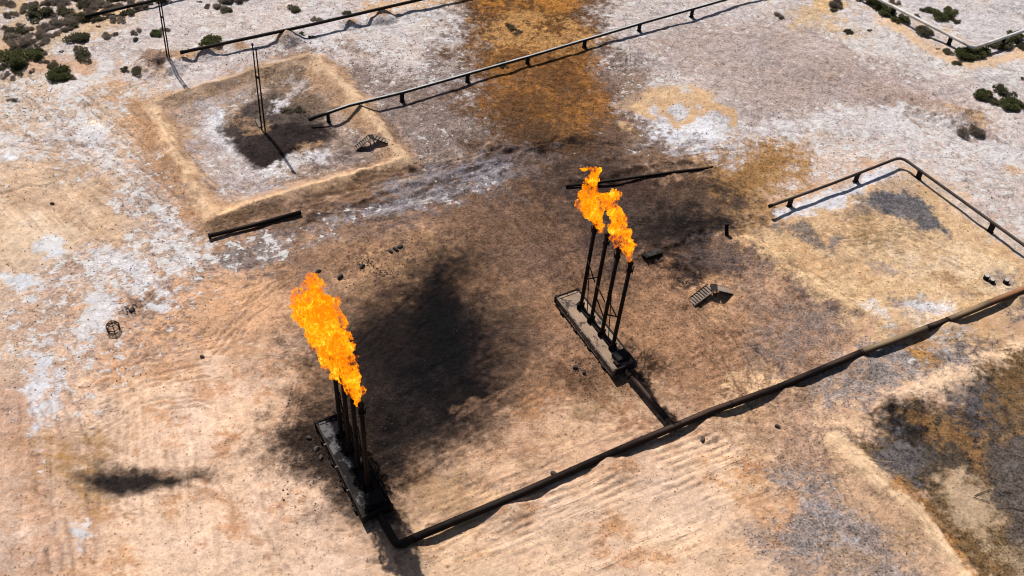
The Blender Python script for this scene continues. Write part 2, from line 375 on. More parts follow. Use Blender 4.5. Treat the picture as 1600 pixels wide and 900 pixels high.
S([(348, 170), (342, 190), (348, 215), (360, 235)], [.7, 1.0, .9, .6], (222, 216, 214), .8, 1.3)
P([(345, 190), (372, 168), (400, 140), (470, 112), (505, 155), (520, 200), (490, 228), (440, 256), (400, 250), (372, 235), (358, 212)], (90, 77, 70), 1.2, .6, grit=1.0, salt=.03)
P([(400, 115), (480, 108), (520, 150), (540, 175), (500, 180), (430, 150)], (130, 108, 90), 1.5, 1.2, op=.8, grit=.8)
P([(368, 238), (362, 222), (382, 210), (440, 195), (516, 186), (522, 206), (486, 234), (436, 261), (394, 256)], (52, 44, 42), .7, .35, grit=.8, salt=0)
P([(345, 192), (400, 185), (420, 210), (375, 228)], (68, 58, 55), 1, .5, op=.85, grit=.8, salt=0)
P([(378, 188), (400, 182), (420, 208), (390, 215)], (160, 128, 98), .8, 1.2, op=.8)
P([(352, 162), (375, 158), (376, 176), (355, 178)], (160, 132, 104), .8, 1.2, op=.8)
P([(430, 153), (452, 152), (452, 166), (432, 168)], (215, 206, 204), .7, 1.3)
P([(455, 125), (488, 122), (485, 138), (462, 138)], (196, 182, 176), .9, 1.4, op=.7)
P([(398, 268), (430, 258), (470, 240), (510, 230), (518, 242), (480, 262), (440, 276), (405, 276)], (224, 216, 214), .7, 1.2, salt=.2)
P([(440, 275), (520, 262), (590, 240), (560, 215), (520, 215), (515, 250)], (120, 104, 98), 1.5, 1, grit=.8)
S([(470, 238), (500, 226), (525, 218)], .5, (168, 134, 102), .6, 1)
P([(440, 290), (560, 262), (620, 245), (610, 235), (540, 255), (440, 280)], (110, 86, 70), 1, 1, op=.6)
# -- speckled grey ground behind and right of the pit
P([(500, 90), (560, 110), (760, 150), (790, 225), (640, 265), (600, 200), (550, 140)], (140, 122, 113), 2.2, 1.1, grit=.9, salt=.2)
S([(555, 165), (600, 215), (620, 240)], 1.6, (158, 122, 92), 1.2, 1.2, op=.7)
P([(620, 110), (740, 60), (760, 140), (640, 150)], (128, 110, 102), 2, 1.2, op=.6, grit=.9)
S([(520, 60), (560, 75), (620, 80)], 1.2, (164, 136, 116), 1.5, 1.3, op=.6)
S([(440, 85), (500, 72), (560, 74)], 1.2, (140, 118, 106), 1.2, 1.3, op=.7, grit=.9)
P([(500, 20), (700, 20), (730, 60), (600, 70), (500, 60)], (206, 194, 190), 2.5, 1.2, salt=.5, grit=.4)
S([(570, 15), (650, 5), (740, -10)], 1.5, (206, 164, 120), 1.2, 1.3, op=.8)
E(675, 42, 25, 6, (220, 196, 170), 1.5, 1, op=.6)
S([(628, 262), (592, 208), (545, 152), (498, 100)], [1.6, 1.8, 2.2, 2.0], (190, 152, 120), 1.0, .7, grit=.5, salt=0)
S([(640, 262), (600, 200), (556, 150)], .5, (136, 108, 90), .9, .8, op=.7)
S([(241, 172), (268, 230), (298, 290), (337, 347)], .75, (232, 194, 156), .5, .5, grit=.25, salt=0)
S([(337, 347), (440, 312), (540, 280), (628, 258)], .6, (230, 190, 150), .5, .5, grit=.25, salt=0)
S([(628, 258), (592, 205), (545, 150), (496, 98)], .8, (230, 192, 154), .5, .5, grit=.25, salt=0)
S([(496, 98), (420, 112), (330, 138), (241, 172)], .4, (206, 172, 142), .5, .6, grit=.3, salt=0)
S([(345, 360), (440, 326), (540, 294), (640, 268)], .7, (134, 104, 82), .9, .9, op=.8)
S([(262, 190), (290, 255), (320, 310)], .5, (160, 124, 96), .9, .9, op=.7)
# -- long oil-brown strip
P([(722, -60), (925, -60), (950, 100), (985, 200), (975, 262), (840, 262), (765, 235), (740, 150), (725, 60)], (104, 82, 68), 4.5, .9, grit=1, salt=.05)
P([(742, -60), (900, -60), (925, 60), (945, 130), (955, 200), (945, 235), (850, 232), (790, 220), (760, 150), (745, 70)], (112, 78, 48), 3.5, .8, grit=1, salt=0)
P([(790, 20), (880, 10), (905, 60), (880, 85), (790, 75), (765, 60)], (180, 134, 84), 2.4, 1.3, op=.85, patch=.3)
P([(760, 100), (800, 85), (930, 75), (950, 150), (940, 200), (880, 200), (800, 190)], (152, 102, 54), 2, 1.4, op=.75, patch=-.05)
P([(745, -20), (900, -20), (900, 5), (750, 15)], (168, 114, 58), 1.5, 1.2, patch=.1)
P([(790, 100), (880, 95), (890, 130), (820, 150), (780, 130)], (112, 76, 46), 2, 1.3, patch=.1)
P([(740, 20), (775, 15), (765, 60), (745, 80)], (84, 60, 44), 1.5, 1.2, op=.8, patch=.2)
P([(760, 150), (940, 150), (960, 190), (950, 215), (800, 215)], (104, 74, 50), 2.2, 1.5, op=.7, patch=.1)
P([(790, 200), (950, 200), (970, 250), (840, 262)], (84, 62, 46), 1.8, 1.3, op=.8, grit=.9)
P([(930, 60), (990, 90), (1000, 200), (975, 240), (950, 150)], (110, 92, 84), 2, 1.3, op=.75, grit=.8)
S([(655, 265), (740, 258), (800, 243), (840, 235), (900, 225), (965, 225)], [.4, .5, .8, .9, .6, .4], (46, 36, 32), .9, 1.2, op=.9, grit=.5)
S([(985, 200), (1000, 175), (1015, 150)], 1.0, (120, 86, 66), .8, 1.3, op=.8)
for (x, y, rx, ry) in [(450, 60, 19, 9), (546, 39, 12, 6), (597, 25, 19, 9), (322, 84, 15, 7), (375, 74, 12, 4), (285, 88, 22, 10)]:
    E(x, y, rx, ry, (196, 158, 126), .7, .7, grit=.7, salt=0)
E(238, 96, 27, 14, (150, 124, 108), 1, .8, grit=1, salt=0)
# -- right, grey plain
P([(1000, 20), (1250, 30), (1430, 90), (1530, 180), (1430, 190), (1300, 180), (1180, 210), (1080, 130), (1000, 110)], (182, 163, 154), 3, 1, grit=.65, salt=.25)
P([(1180, 100), (1350, 90), (1440, 160), (1300, 175), (1200, 190)], (172, 152, 142), 3, 1, op=.8, grit=.7, salt=.1)
P([(960, -20), (1130, -20), (1040, 40), (980, 60)], (188, 176, 172), 2, 1, op=.7, grit=.6, salt=.35)
S([(1330, 45), (1430, 95), (1530, 110), (1620, 120)], 3.2, (204, 192, 186), 2.2, 1.2, salt=.5, grit=.5)
P([(1400, 0), (1620, -10), (1620, 45), (1530, 65), (1470, 40)], (200, 190, 188), 2, 1.2, salt=.4)
P([(1225, 15), (1270, 10), (1310, 25), (1340, 45), (1325, 62), (1290, 40), (1240, 35)], (212, 180, 142), 1.6, 1.2, op=.85, salt=.1)
P([(1260, -10), (1320, -10), (1330, 20), (1280, 15)], (212, 176, 128), 1.2, 1.3, op=.9, salt=.05)
S([(1370, 25), (1430, 60), (1500, 95), (1560, 95), (1600, 85)], [1.0, 1.4, 1.6, 1.2, 1.4], (222, 188, 156), .9, .8, salt=.05, grit=.2)
S([(1440, 35), (1480, 45), (1520, 70)], .8, (214, 182, 150), .8, 1, op=.8)
S([(1150, 250), (1240, 205), (1340, 180), (1450, 200), (1600, 260)], [2.4, 3, 3.4, 3.6, 4], (206, 194, 190), 2, 1.2, salt=.55, grit=.5)
P([(1120, 255), (1240, 220), (1400, 215), (1620, 280), (1620, 390), (1500, 320), (1410, 250), (1230, 310), (1160, 300)], (204, 184, 172), 2, 1.2, op=.8, salt=.5, grit=.6)
S([(1380, 150), (1420, 158), (1460, 170), (1510, 185), (1530, 200)], 2.4, (166, 142, 128), 1.6, 1.2, op=.8, grit=.7, salt=.1)
S([(1475, 172), (1520, 185)], .9, (196, 156, 110), 1, 1.2, op=.7)
E(1590, 263, 16, 6, (214, 172, 134), .7, 1)
E(1480, 235, 60, 14, (214, 206, 204), 2, 1.4, op=.7, patch=.1, salt=.4)
# tan fingers and white crust
P([(990, 170), (1040, 160), (1110, 165), (1150, 185), (1140, 225), (1070, 225), (1000, 205)], (196, 188, 188), 1.5, 1.2, salt=.6, grit=.5)
P([(1020, 190), (1110, 185), (1115, 215), (1060, 222), (1015, 210)], (222, 218, 220), 1, 1.3, salt=.3)
P([(955, 160), (975, 148), (1010, 138), (1080, 130), (1115, 140), (1120, 158), (1090, 160), (1030, 158), (990, 168)], (212, 176, 138), .7, .5, salt=0, grit=.3)
for a in ([(1005, 160), (1015, 178), (1024, 180)], [(1035, 155), (1040, 175), (1055, 190), (1060, 196)], [(1070, 160), (1085, 172), (1082, 185), (1060, 192)], [(1090, 150), (1105, 168), (1100, 180)], [(1115, 165), (1140, 170), (1148, 190), (1145, 200)], [(975, 190), (990, 205), (995, 218)], [(985, 165), (1002, 172)]):
    S(a, [.9, .7, .5][:len(a)], (208, 170, 130), .4, .4, salt=0, grit=.3)
E(1065, 136, 6, 4, (206, 190, 180), .4, 1); E(1080, 165, 6, 5, (206, 198, 196), .4, 1); E(1050, 168, 5, 6, (206, 198, 196), .4, 1)
S([(1000, 230), (1070, 236), (1150, 245), (1140, 262)], .9, (196, 188, 188), .9, 1.6, patch=.1, salt=.5)
P([(940, 185), (1000, 200), (1060, 235), (1140, 262), (1050, 280), (960, 265), (930, 220)], (112, 88, 72), 2, 1.2, op=.85, salt=.15, grit=.8)
P([(960, 115), (1000, 105), (1010, 150), (970, 160)], (152, 128, 112), 1.2, 1.3, op=.7, salt=.3)
# -- ochre ground and soot right of the far flare
P([(1060, 290), (1120, 262), (1200, 225), (1260, 235), (1250, 290), (1200, 330), (1170, 370), (1100, 360), (1050, 320)], (168, 128, 86), 3.5, .8, grit=.8, salt=.03)
P([(1090, 275), (1200, 235), (1230, 260), (1160, 310), (1080, 310)], (138, 100, 60), 3, .8, op=.6)
P([(820, 265), (930, 232), (1010, 262), (1100, 280), (1170, 318), (1160, 355), (1120, 385), (1130, 430), (1040, 415), (960, 410), (880, 350)], (74, 60, 54), 4, .9, op=.88, grit=.8, salt=0)
P([(960, 345), (1020, 320), (1110, 320), (1140, 345), (1100, 370), (1110, 410), (1050, 395), (1000, 410), (970, 400)], (44, 37, 35), 2.8, .8, op=.92, grit=.7)
P([(1060, 340), (1130, 335), (1125, 365), (1090, 378), (1050, 370)], (34, 30, 30), 1.3, 1, op=.8)
P([(940, 265), (1010, 285), (1090, 290), (1000, 310), (950, 310)], (70, 52, 44), 1.5, 1.1, op=.7)
E(930, 282, 20, 8, (26, 22, 20), 1.5, 1, op=.8)
S([(1030, 405), (1070, 425), (1080, 445), (1055, 460), (1045, 452)], [.3, .6, 1, .7, .3], (44, 36, 36), .8, 1.2, op=.85)
S([(1090, 395), (1180, 405), (1270, 440), (1310, 480)], [1.5, 2.5, 2.6, 1.6], (98, 84, 80), 2, 1.2, op=.8, grit=.85)
P([(1100, 480), (1200, 450), (1330, 480), (1340, 545), (1260, 590), (1180, 600), (1120, 560)], (158, 128, 108), 2.5, 1.2, op=.8, grit=.85)
P([(1230, 480), (1290, 470), (1300, 540), (1220, 570)], (126, 112, 108), 2, 1.3, op=.7, patch=.2, grit=.9)
P([(1000, 430), (1060, 470), (1150, 500), (1190, 560), (1130, 620), (1040, 600), (1000, 520)], (164, 124, 94), 2.5, 1, op=.8)
P([(1090, 440), (1140, 440), (1130, 470), (1170, 500), (1120, 490)], (196, 152, 114), 1.5, 1.1, op=.8)
# -- right-hand pond floor inside the elbow pipe
P([(1165, 375), (1215, 345), (1390, 265), (1450, 290), (1640, 420), (1640, 470), (1480, 505), (1400, 530), (1320, 490), (1240, 430)], (212, 176, 136), 2, 1, grit=.45, salt=.03)
P([(1220, 350), (1300, 330), (1350, 350), (1300, 400), (1380, 440), (1320, 450), (1230, 400)], (196, 154, 114), 2, 1.2, op=.7, patch=.1)
S([(1212, 340), (1280, 318), (1340, 292), (1395, 268)], [.8, 1.5, 1.1, .9], (226, 220, 220), .7, 1.1, salt=.1, grit=.1)
S([(1395, 268), (1440, 285), (1500, 325), (1620, 410)], [.9, 1, .8, .8], (206, 186, 170), 1, 1, salt=.2)
P([(1340, 300), (1400, 282), (1440, 300), (1350, 320)], (176, 152, 132), 1.2, 1.2, op=.8, grit=.6)
P([(1352, 312), (1378, 300), (1430, 305), (1472, 340), (1470, 362), (1440, 362), (1400, 335)], (104, 99, 100), .8, .8, grit=1)
P([(1300, 330), (1350, 312), (1370, 330), (1310, 342)], (120, 104, 92), 1, 1.2, op=.8)
S([(1205, 350), (1250, 362), (1275, 378), (1290, 390)], [.6, 1.3, 1.2, .4], (112, 104, 100), .9, 1.2, op=.85, grit=.7)
S([(1310, 348), (1316, 365), (1308, 385)], .8, (126, 116, 110), .8, 1.2, op=.85)
P([(1320, 340), (1410, 345), (1400, 385), (1340, 380)], (150, 124, 90), 1.4, 1.6, op=.7, patch=-.1)
for (x, y, rx, ry, c) in [(1398, 420, 16, 10, (160, 140, 128)), (1365, 415, 10, 10, (170, 146, 128)), (1487, 430, 12, 7, (172, 134, 100)), (1532, 460, 12, 8, (166, 126, 92)), (1424, 478, 26, 9, (136, 124, 120)), (1462, 480, 24, 8, (214, 208, 206)),
                          (1360, 483, 18, 7, (214, 204, 196)), (1410, 507, 24, 7, (206, 198, 192)), (1440, 495, 16, 6, (226, 196, 164)), (1500, 460, 40, 8, (172, 146, 124)), (1570, 436, 26, 9, (150, 134, 124)), (1545, 450, 22, 5, (226, 198, 166))]:
    E(x, y, rx, ry, c, .9, 1.3, op=.85, grit=.5)
S([(1170, 378), (1230, 412), (1310, 462), (1360, 490)], .8, (224, 188, 146), .9, 1, op=.8)
P([(1350, 380), (1500, 380), (1560, 410), (1480, 425), (1400, 410)], (228, 196, 160), 2.2, 1.2, op=.85, patch=.2)
# -- below the main pipe, right
P([(1270, 600), (1340, 575), (1460, 530), (1570, 530), (1540, 575), (1440, 610), (1350, 640), (1290, 630)], (150, 136, 128), 1.8, 1.2, grit=1, salt=.15)
P([(1480, 525), (1580, 500), (1640, 510), (1640, 545), (1560, 545)], (196, 158, 118), 1.6, 1.1, op=.85)
P([(1560, 490), (1640, 460), (1640, 510), (1580, 505)], (130, 112, 104), 1.4, 1.2, op=.85, grit=.8)
S([(1462, 555), (1510, 545), (1550, 545)], 1, (100, 94, 94), 1.2, 1.3, op=.8)
E(1445, 553, 14, 10, (172, 124, 66), 1.2, 1.2, op=.85)
S([(1455, 530), (1490, 528), (1502, 512)], .6, (196, 188, 184), .9, 1.5, op=.8)
S([(1395, 628), (1460, 605), (1520, 588), (1620, 540)], [1.0, 1.8, 1.6, 2.4], (236, 200, 166), 1.6, .7, grit=.3, salt=0)
P([(1150, 660), (1250, 620), (1330, 640), (1370, 680), (1300, 780), (1200, 740)], (176, 142, 116), 2.6, 1.2, op=.85, grit=.65)
P([(1210, 640), (1290, 640), (1330, 700), (1290, 760), (1230, 720)], (160, 132, 114), 2, 1.3, op=.7, patch=.1, grit=.8)
E(1165, 735, 24, 20, (218, 176, 136), 1.5, 1.3, op=.8); E(1166, 735, 9, 8, (186, 132, 92), 1, 1.3, op=.7)
S([(1280, 660), (1340, 650), (1370, 660)], 1.3, (226, 186, 148), 1.4, 1.2, op=.8)
P([(1190, 800), (1230, 760), (1290, 750), (1350, 780), (1420, 860), (1450, 930), (1340, 930), (1250, 880), (1180, 840)], (150, 134, 126), 1.8, 1.2, grit=1, salt=.1)
P([(1250, 810), (1300, 800), (1340, 850), (1310, 880)], (168, 162, 162), 1.6, 1.2, op=.75, patch=.2, grit=.8)
P([(1150, 780), (1210, 760), (1250, 790), (1200, 830), (1160, 830)], (192, 146, 108), 1.5, 1.3, op=.8)
E(1286, 810, 14, 5, (150, 124, 102), .6, 1); E(1330, 870, 30, 10, (164, 134, 108), 1, 1.4, op=.7, patch=.1)
S([(1170, 830), (1200, 860), (1250, 895)], .8, (166, 142, 126), .7, 1, op=.8)
# dark burnt hollow bottom right
P([(1345, 700), (1380, 650), (1440, 645), (1490, 665), (1530, 590), (1570, 570), (1650, 560), (1650, 940), (1530, 940), (1460, 850), (1395, 760)], (112, 90, 66), 2.2, 1.1, grit=1)
P([(1365, 690), (1385, 655), (1450, 645), (1500, 680), (1530, 720), (1490, 750), (1440, 790), (1395, 740)], (66, 57, 50), 2.6, .7, grit=1)
P([(1380, 668), (1400, 650), (1440, 650), (1450, 675), (1400, 690)], (36, 31, 28), 1.8, .8)
P([(1350, 695), (1400, 690), (1440, 720), (1420, 745), (1385, 745)], (104, 97, 96), 1.8, 1.0, op=.8, patch=.5, grit=1)
P([(1440, 690), (1510, 690), (1510, 740), (1450, 735)], (82, 73, 66), 1.8, 1.0, op=.7, grit=1)
P([(1480, 640), (1540, 585), (1570, 600), (1570, 670), (1530, 690), (1490, 670)], (62, 55, 52), 2.4, .7, grit=1)
P([(1510, 620), (1545, 615), (1550, 665), (1530, 675)], (92, 88, 90), 1.8, 1.0, op=.6, patch=.3)
P([(1560, 580), (1640, 570), (1640, 620), (1570, 650)], (122, 92, 60), 1.6, 1.4, op=.8, patch=.1)
P([(1440, 665), (1500, 670), (1560, 700), (1540, 720), (1480, 690)], (146, 108, 68), 1.6, 1.3, op=.7, patch=.1)
P([(1440, 780), (1500, 800), (1560, 860), (1600, 900), (1540, 900), (1480, 850)], (120, 92, 62), 1.6, 1.3, op=.8)
S([(1308, 690), (1350, 730), (1400, 775), (1450, 825), (1490, 880), (1515, 920)], [1.2, 1.1, 1.0, .9, .9, 1.0], (226, 186, 146), .9, .8, grit=.3, salt=0)
S([(1408, 765), (1450, 805), (1490, 855), (1525, 905)], .8, (184, 132, 80), .9, .9, op=.8)
P([(1340, 740), (1400, 790), (1460, 860), (1490, 910), (1440, 910), (1380, 830), (1310, 760)], (196, 160, 128), 1.4, 1, op=.8, grit=.5)
S([(1300, 682), (1350, 727), (1400, 771), (1450, 821), (1490, 876), (1520, 920)], .55, (238, 200, 160), .6, .6, grit=.2, salt=0)
P([(1468, 752), (1500, 745), (1540, 765), (1560, 800), (1560, 840), (1545, 855), (1500, 815)], (190, 162, 132), .9, .8, grit=.3)
P([(1545, 715), (1580, 690), (1640, 690), (1640, 870), (1590, 830), (1555, 790)], (96, 86, 80), 1, .9, grit=1)
P([(1550, 850), (1640, 850), (1640, 920), (1590, 920)], (164, 140, 112), 1.5, 1.3, op=.8)
# -- road band of grey dust between pit and yard
S([(400, 395), (480, 350), (600, 320), (720, 285), (850, 245)], [2.0, 3.0, 3.0, 2.4, 1.5], (112, 96, 90), 2.2, 1.1, op=.9, grit=.8, salt=.08)
S([(300, 375), (400, 360), (480, 335), (600, 300)], [.8, 1.2, 1.6, 1], (128, 98, 76), 1.4, 1.1, op=.7)
S([(490, 352), (560, 330), (640, 312), (720, 290), (800, 262)], [1.3, .9, .9, .8, .5], (156, 148, 150), 1, 1.5, op=.8, patch=.2, salt=.3)
S([(620, 290), (700, 272), (780, 252)], .8, (136, 128, 130), 1, 1.5, op=.75, patch=.2)
S([(480, 340), (600, 312), (700, 283), (790, 252)], .22, (62, 50, 46), .5, .8, op=.75)
S([(520, 360), (600, 335), (640, 322)], .2, (70, 56, 50), .5, .8, op=.6)
P([(430, 400), (520, 350), (580, 350), (560, 400), (480, 420)], (140, 112, 94), 2.2, 1.2, op=.7)
S([(340, 405), (420, 390), (520, 360)], 1.2, (150, 138, 134), 1, 1.6, op=.7, patch=0, salt=.55)
# -- yard details
for i in range(46):
    random.seed(900 + i); x = random.uniform(120, 480); y = random.uniform(560, 890); 
    E(x, y, random.uniform(3, 11), random.uniform(2, 6), (196, 142, 100), .6, 1.8, op=.6, patch=-.1)
for i in range(26):
    random.seed(1900 + i); x = random.uniform(640, 1000); y = random.uniform(600, 900)
    E(x, y, random.uniform(4, 16), random.uniform(2, 6), (186, 136, 96), .6, 1.8, op=.5, patch=-.2)
P([(500, 430), (620, 380), (690, 400), (640, 440), (570, 470)], (196, 154, 116), 2.2, 1.1, op=.75)
E(620, 388, 14, 7, (60, 46, 38), 1, 1.6, op=.6, patch=0); E(570, 415, 22, 9, (84, 64, 50), 1.2, 1.6, op=.6, patch=-.1); E(590, 430, 14, 6, (84, 64, 50), 1, 1.6, op=.6, patch=-.1)
P([(820, 470), (870, 470), (960, 600), (930, 640), (850, 570)], (150, 114, 88), 2.2, 1.1, op=.7)
# great soft dark patch between the flares, and soot round the near skid
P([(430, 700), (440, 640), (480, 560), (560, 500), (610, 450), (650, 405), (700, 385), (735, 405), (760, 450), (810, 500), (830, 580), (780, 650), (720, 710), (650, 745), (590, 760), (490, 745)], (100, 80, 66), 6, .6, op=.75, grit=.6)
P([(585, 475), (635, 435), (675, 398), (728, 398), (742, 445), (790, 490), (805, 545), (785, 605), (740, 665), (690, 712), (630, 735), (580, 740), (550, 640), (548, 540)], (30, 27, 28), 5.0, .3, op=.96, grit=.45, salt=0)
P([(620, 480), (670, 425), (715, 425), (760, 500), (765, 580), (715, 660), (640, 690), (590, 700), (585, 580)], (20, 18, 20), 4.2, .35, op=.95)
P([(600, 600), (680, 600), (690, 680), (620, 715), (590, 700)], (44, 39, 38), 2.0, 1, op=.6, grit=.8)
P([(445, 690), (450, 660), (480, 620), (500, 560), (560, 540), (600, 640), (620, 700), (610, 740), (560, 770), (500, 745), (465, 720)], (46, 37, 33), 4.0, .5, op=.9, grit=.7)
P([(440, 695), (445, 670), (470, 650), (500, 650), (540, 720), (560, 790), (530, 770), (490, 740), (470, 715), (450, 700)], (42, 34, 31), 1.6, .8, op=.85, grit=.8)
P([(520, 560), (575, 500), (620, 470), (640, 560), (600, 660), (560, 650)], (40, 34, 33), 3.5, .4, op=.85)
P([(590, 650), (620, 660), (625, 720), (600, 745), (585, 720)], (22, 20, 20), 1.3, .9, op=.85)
S([(600, 780), (612, 815), (625, 850)], .9, (48, 38, 32), 1.2, 1.3, op=.7)
S([(520, 745), (545, 790)], .9, (40, 33, 30), 1, 1.3, op=.7)
E(600, 800, 18, 14, (60, 46, 36), 1.2, 1.4, op=.7, patch=0)
# soot near the far flare
P([(905, 430), (940, 440), (985, 520), (1020, 570), (1000, 600), (960, 540), (900, 490)], (116, 88, 68), 1.6, 1.1, op=.7)
E(1000, 572, 16, 22, (52, 38, 30), 1.1, 1.5, op=.85, patch=.1)
E(945, 640, 30, 8, (140, 112, 84), 1.5, 1.4, op=.6); E(998, 645, 12, 10, (146, 98, 68), 1.2, 1.4, op=.6)
E(905, 570, 16, 14, (90, 66, 50), 1.2, 1.8, op=.7, patch=-.3)
P([(1110, 620), (1200, 590), (1215, 600), (1130, 645)], (226, 186, 144), 1.2, 1.1, op=.8)
S([(640, 840), (700, 815), (760, 785)], 1.0, (226, 184, 142), 1, 1, op=.8)
P([(640, 770), (720, 740), (700, 800), (640, 830)], (176, 142, 106), 1.5, 1.2, op=.6)
for (x, y, rx, ry) in [(952, 730, 22, 10), (790, 796, 20, 9), (660, 855, 22, 8), (840, 795, 9, 4), (745, 862, 14, 8), (985, 712, 8, 5), (1110, 668, 16, 8), (978, 836, 24, 7), (945, 830, 14, 7), (950, 858, 12, 8), (1082, 846, 7, 3), (1120, 755, 12, 4), (1105, 715, 8, 14), (1010, 880, 40, 10)]:
    E(x, y, rx, ry, (198, 148, 108), .7, 1.2, op=.75, grit=.5)
P([(620, 850), (820, 800), (860, 850), (780, 920), (600, 900)], (206, 172, 140), 2.5, 1.1, op=.5)
# -- left foreground details
P([(60, 690), (150, 720), (160, 790), (90, 780), (50, 740)], (166, 128, 88), 2.4, 1, op=.75)
P([(110, 730), (140, 725), (150, 780), (120, 775)], (186, 142, 80), 1.6, 1.2, op=.7)
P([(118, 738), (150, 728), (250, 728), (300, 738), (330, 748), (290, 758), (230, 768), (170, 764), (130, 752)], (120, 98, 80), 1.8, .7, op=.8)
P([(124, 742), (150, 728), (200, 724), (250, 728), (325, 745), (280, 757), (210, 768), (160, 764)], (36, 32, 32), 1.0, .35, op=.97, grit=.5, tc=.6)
E(215, 870, 24, 22, (204, 156, 116), 1.2, 1.6, op=.6, patch=-.1)
P([(0, 780), (60, 740), (90, 860), (60, 940), (-50, 940)], (212, 184, 164), 2, 1.2, op=.6, patch=.1)
S([(330, 770), (390, 850), (430, 900)], .2, (182, 134, 98), .5, 1, op=.6)
S([(60, 640), (90, 760), (120, 900)], .25, (224, 186, 156), .6, 1, op=.6)
S([(30, 620), (55, 760), (75, 900)], .25, (186, 144, 114), .6, 1, op=.6)
# -- which way the ground was scraped, driven on or washed
P([(600, 880), (640, 800), (820, 700), (1110, 620), (1260, 640), (1240, 720), (1180, 900), (600, 950)], None, 3, 1, ta=.8, spot=.5)
P([(480, 420), (560, 300), (840, 230), (960, 330), (900, 470), (820, 560), (640, 720), (560, 560)], None, 4, 1, ta=.55)
P([(330, 400), (400, 350), (640, 290), (850, 225), (870, 270), (640, 340), (420, 410)], None, 2, 1, ta=1.0)
P([(740, -40), (930, -40), (960, 230), (800, 230)], None, 3, 1, ta=.5)
P([(480, -40), (740, -40), (740, 220), (560, 120)], None, 3, 1, ta=.5)
P([(1000, 20), (1600, 20), (1640, 260), (1000, 240)], None, 5, 1, ta=.25, td=.3)
P([(-60, 110), (100, 120), (240, 180), (330, 400), (250, 520), (100, 420), (-60, 340)], None, 4, 1, tb=.9, spot=.2)
P([(-60, -60), (240, -60), (240, 130), (-60, 130)], None, 3, 1, ta=.4, tb=.2)
P([(100, 560), (330, 540), (460, 640), (560, 880), (380, 940), (60, 940), (60, 640)], None, 5, 1, tc=.6, spot=.9)
P([(-60, 600), (90, 600), (130, 940), (-60, 940)], None, 3, 1, tc=.9, spot=.2)
P([(300, 420), (470, 420), (470, 560), (280, 600)], None, 3, 1, ta=.9, spot=.4)
P([(960, 420), (1060, 420), (1240, 560), (1220, 620), (1080, 650), (960, 560)], None, 3, 1, td=1.0, spot=.3)
P([(1280, 660), (1420, 740), (1560, 920), (1440, 920), (1180, 760)], None, 3, 1, td=.8)
P([(1180, 380), (1400, 280), (1620, 420), (1400, 520)], None, 3, 1, td=.5, ta=.3, spot=.6)
P([(1260, 600), (1560, 500), (1640, 560), (1340, 660)], None, 3, 1, ta=.7)
P([(640, 740), (800, 660), (900, 560), (1000, 640), (700, 830)], None, 3, 1, ta=.6, spot=.5)
for a in ([(40, 215), (110, 262), (200, 320), (290, 400)], [(46, 211), (118, 258), (208, 316), (300, 396)], [(0, 300), (90, 330), (190, 400)], [(4, 294), (96, 325), (198, 395)],
          [(130, 165), (200, 230), (270, 310)], [(137, 162), (208, 227), (277, 306)], [(1010, 425), (1070, 490), (1130, 560), (1160, 620)], [(1020, 422), (1082, 486), (1142, 555), (1172, 612)],
          [(1100, 520), (1150, 570), (1180, 600)], [(560, 350), (700, 315), (800, 280)], [(700, 640), (800, 600), (880, 540)], [(706, 648), (806, 608), (886, 548)], [(380, 560), (430, 500), (450, 440)], [(1290, 120), (1400, 170), (1500, 250)], [(1010, 60), (1100, 100), (1200, 110)]):
    S(a, .13, (168, 130, 102), .35, .5, op=.55)
def FAM(pts, n, gap, depth=.3, seed=0):
    r = random.Random(seed + int(pts[0][0])); Q0 = w2(pts)
    for k in range(n):
        off = (k + r.uniform(-.2, .2)) * gap; Q = []
        for i, p_ in enumerate(Q0):
            a_, b_ = Q0[max(i - 1, 0)], Q0[min(i + 1, len(Q0) - 1)]; dx, dy = b_[0] - a_[0], b_[1] - a_[1]; L_ = math.hypot(dx, dy)
            Q.append((p_[0] - dy / L_ * off, p_[1] + dx / L_ * off))
        sl = win(Q, 1.5); d_ = line_d(GX[sl] + .25 * N[0][sl], GY[sl] + .25 * N[1][sl], Q)
        g_ = sstep(.55 + 1.1 * np.roll(N[2], (k * 13, k * 57), (0, 1))[sl])
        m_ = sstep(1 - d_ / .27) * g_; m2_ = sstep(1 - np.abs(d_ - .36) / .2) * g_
        C[sl] *= (1 - depth * m_ + .07 * m2_)[..., None]; GZ[sl] += -.05 * m_ + .03 * m2_
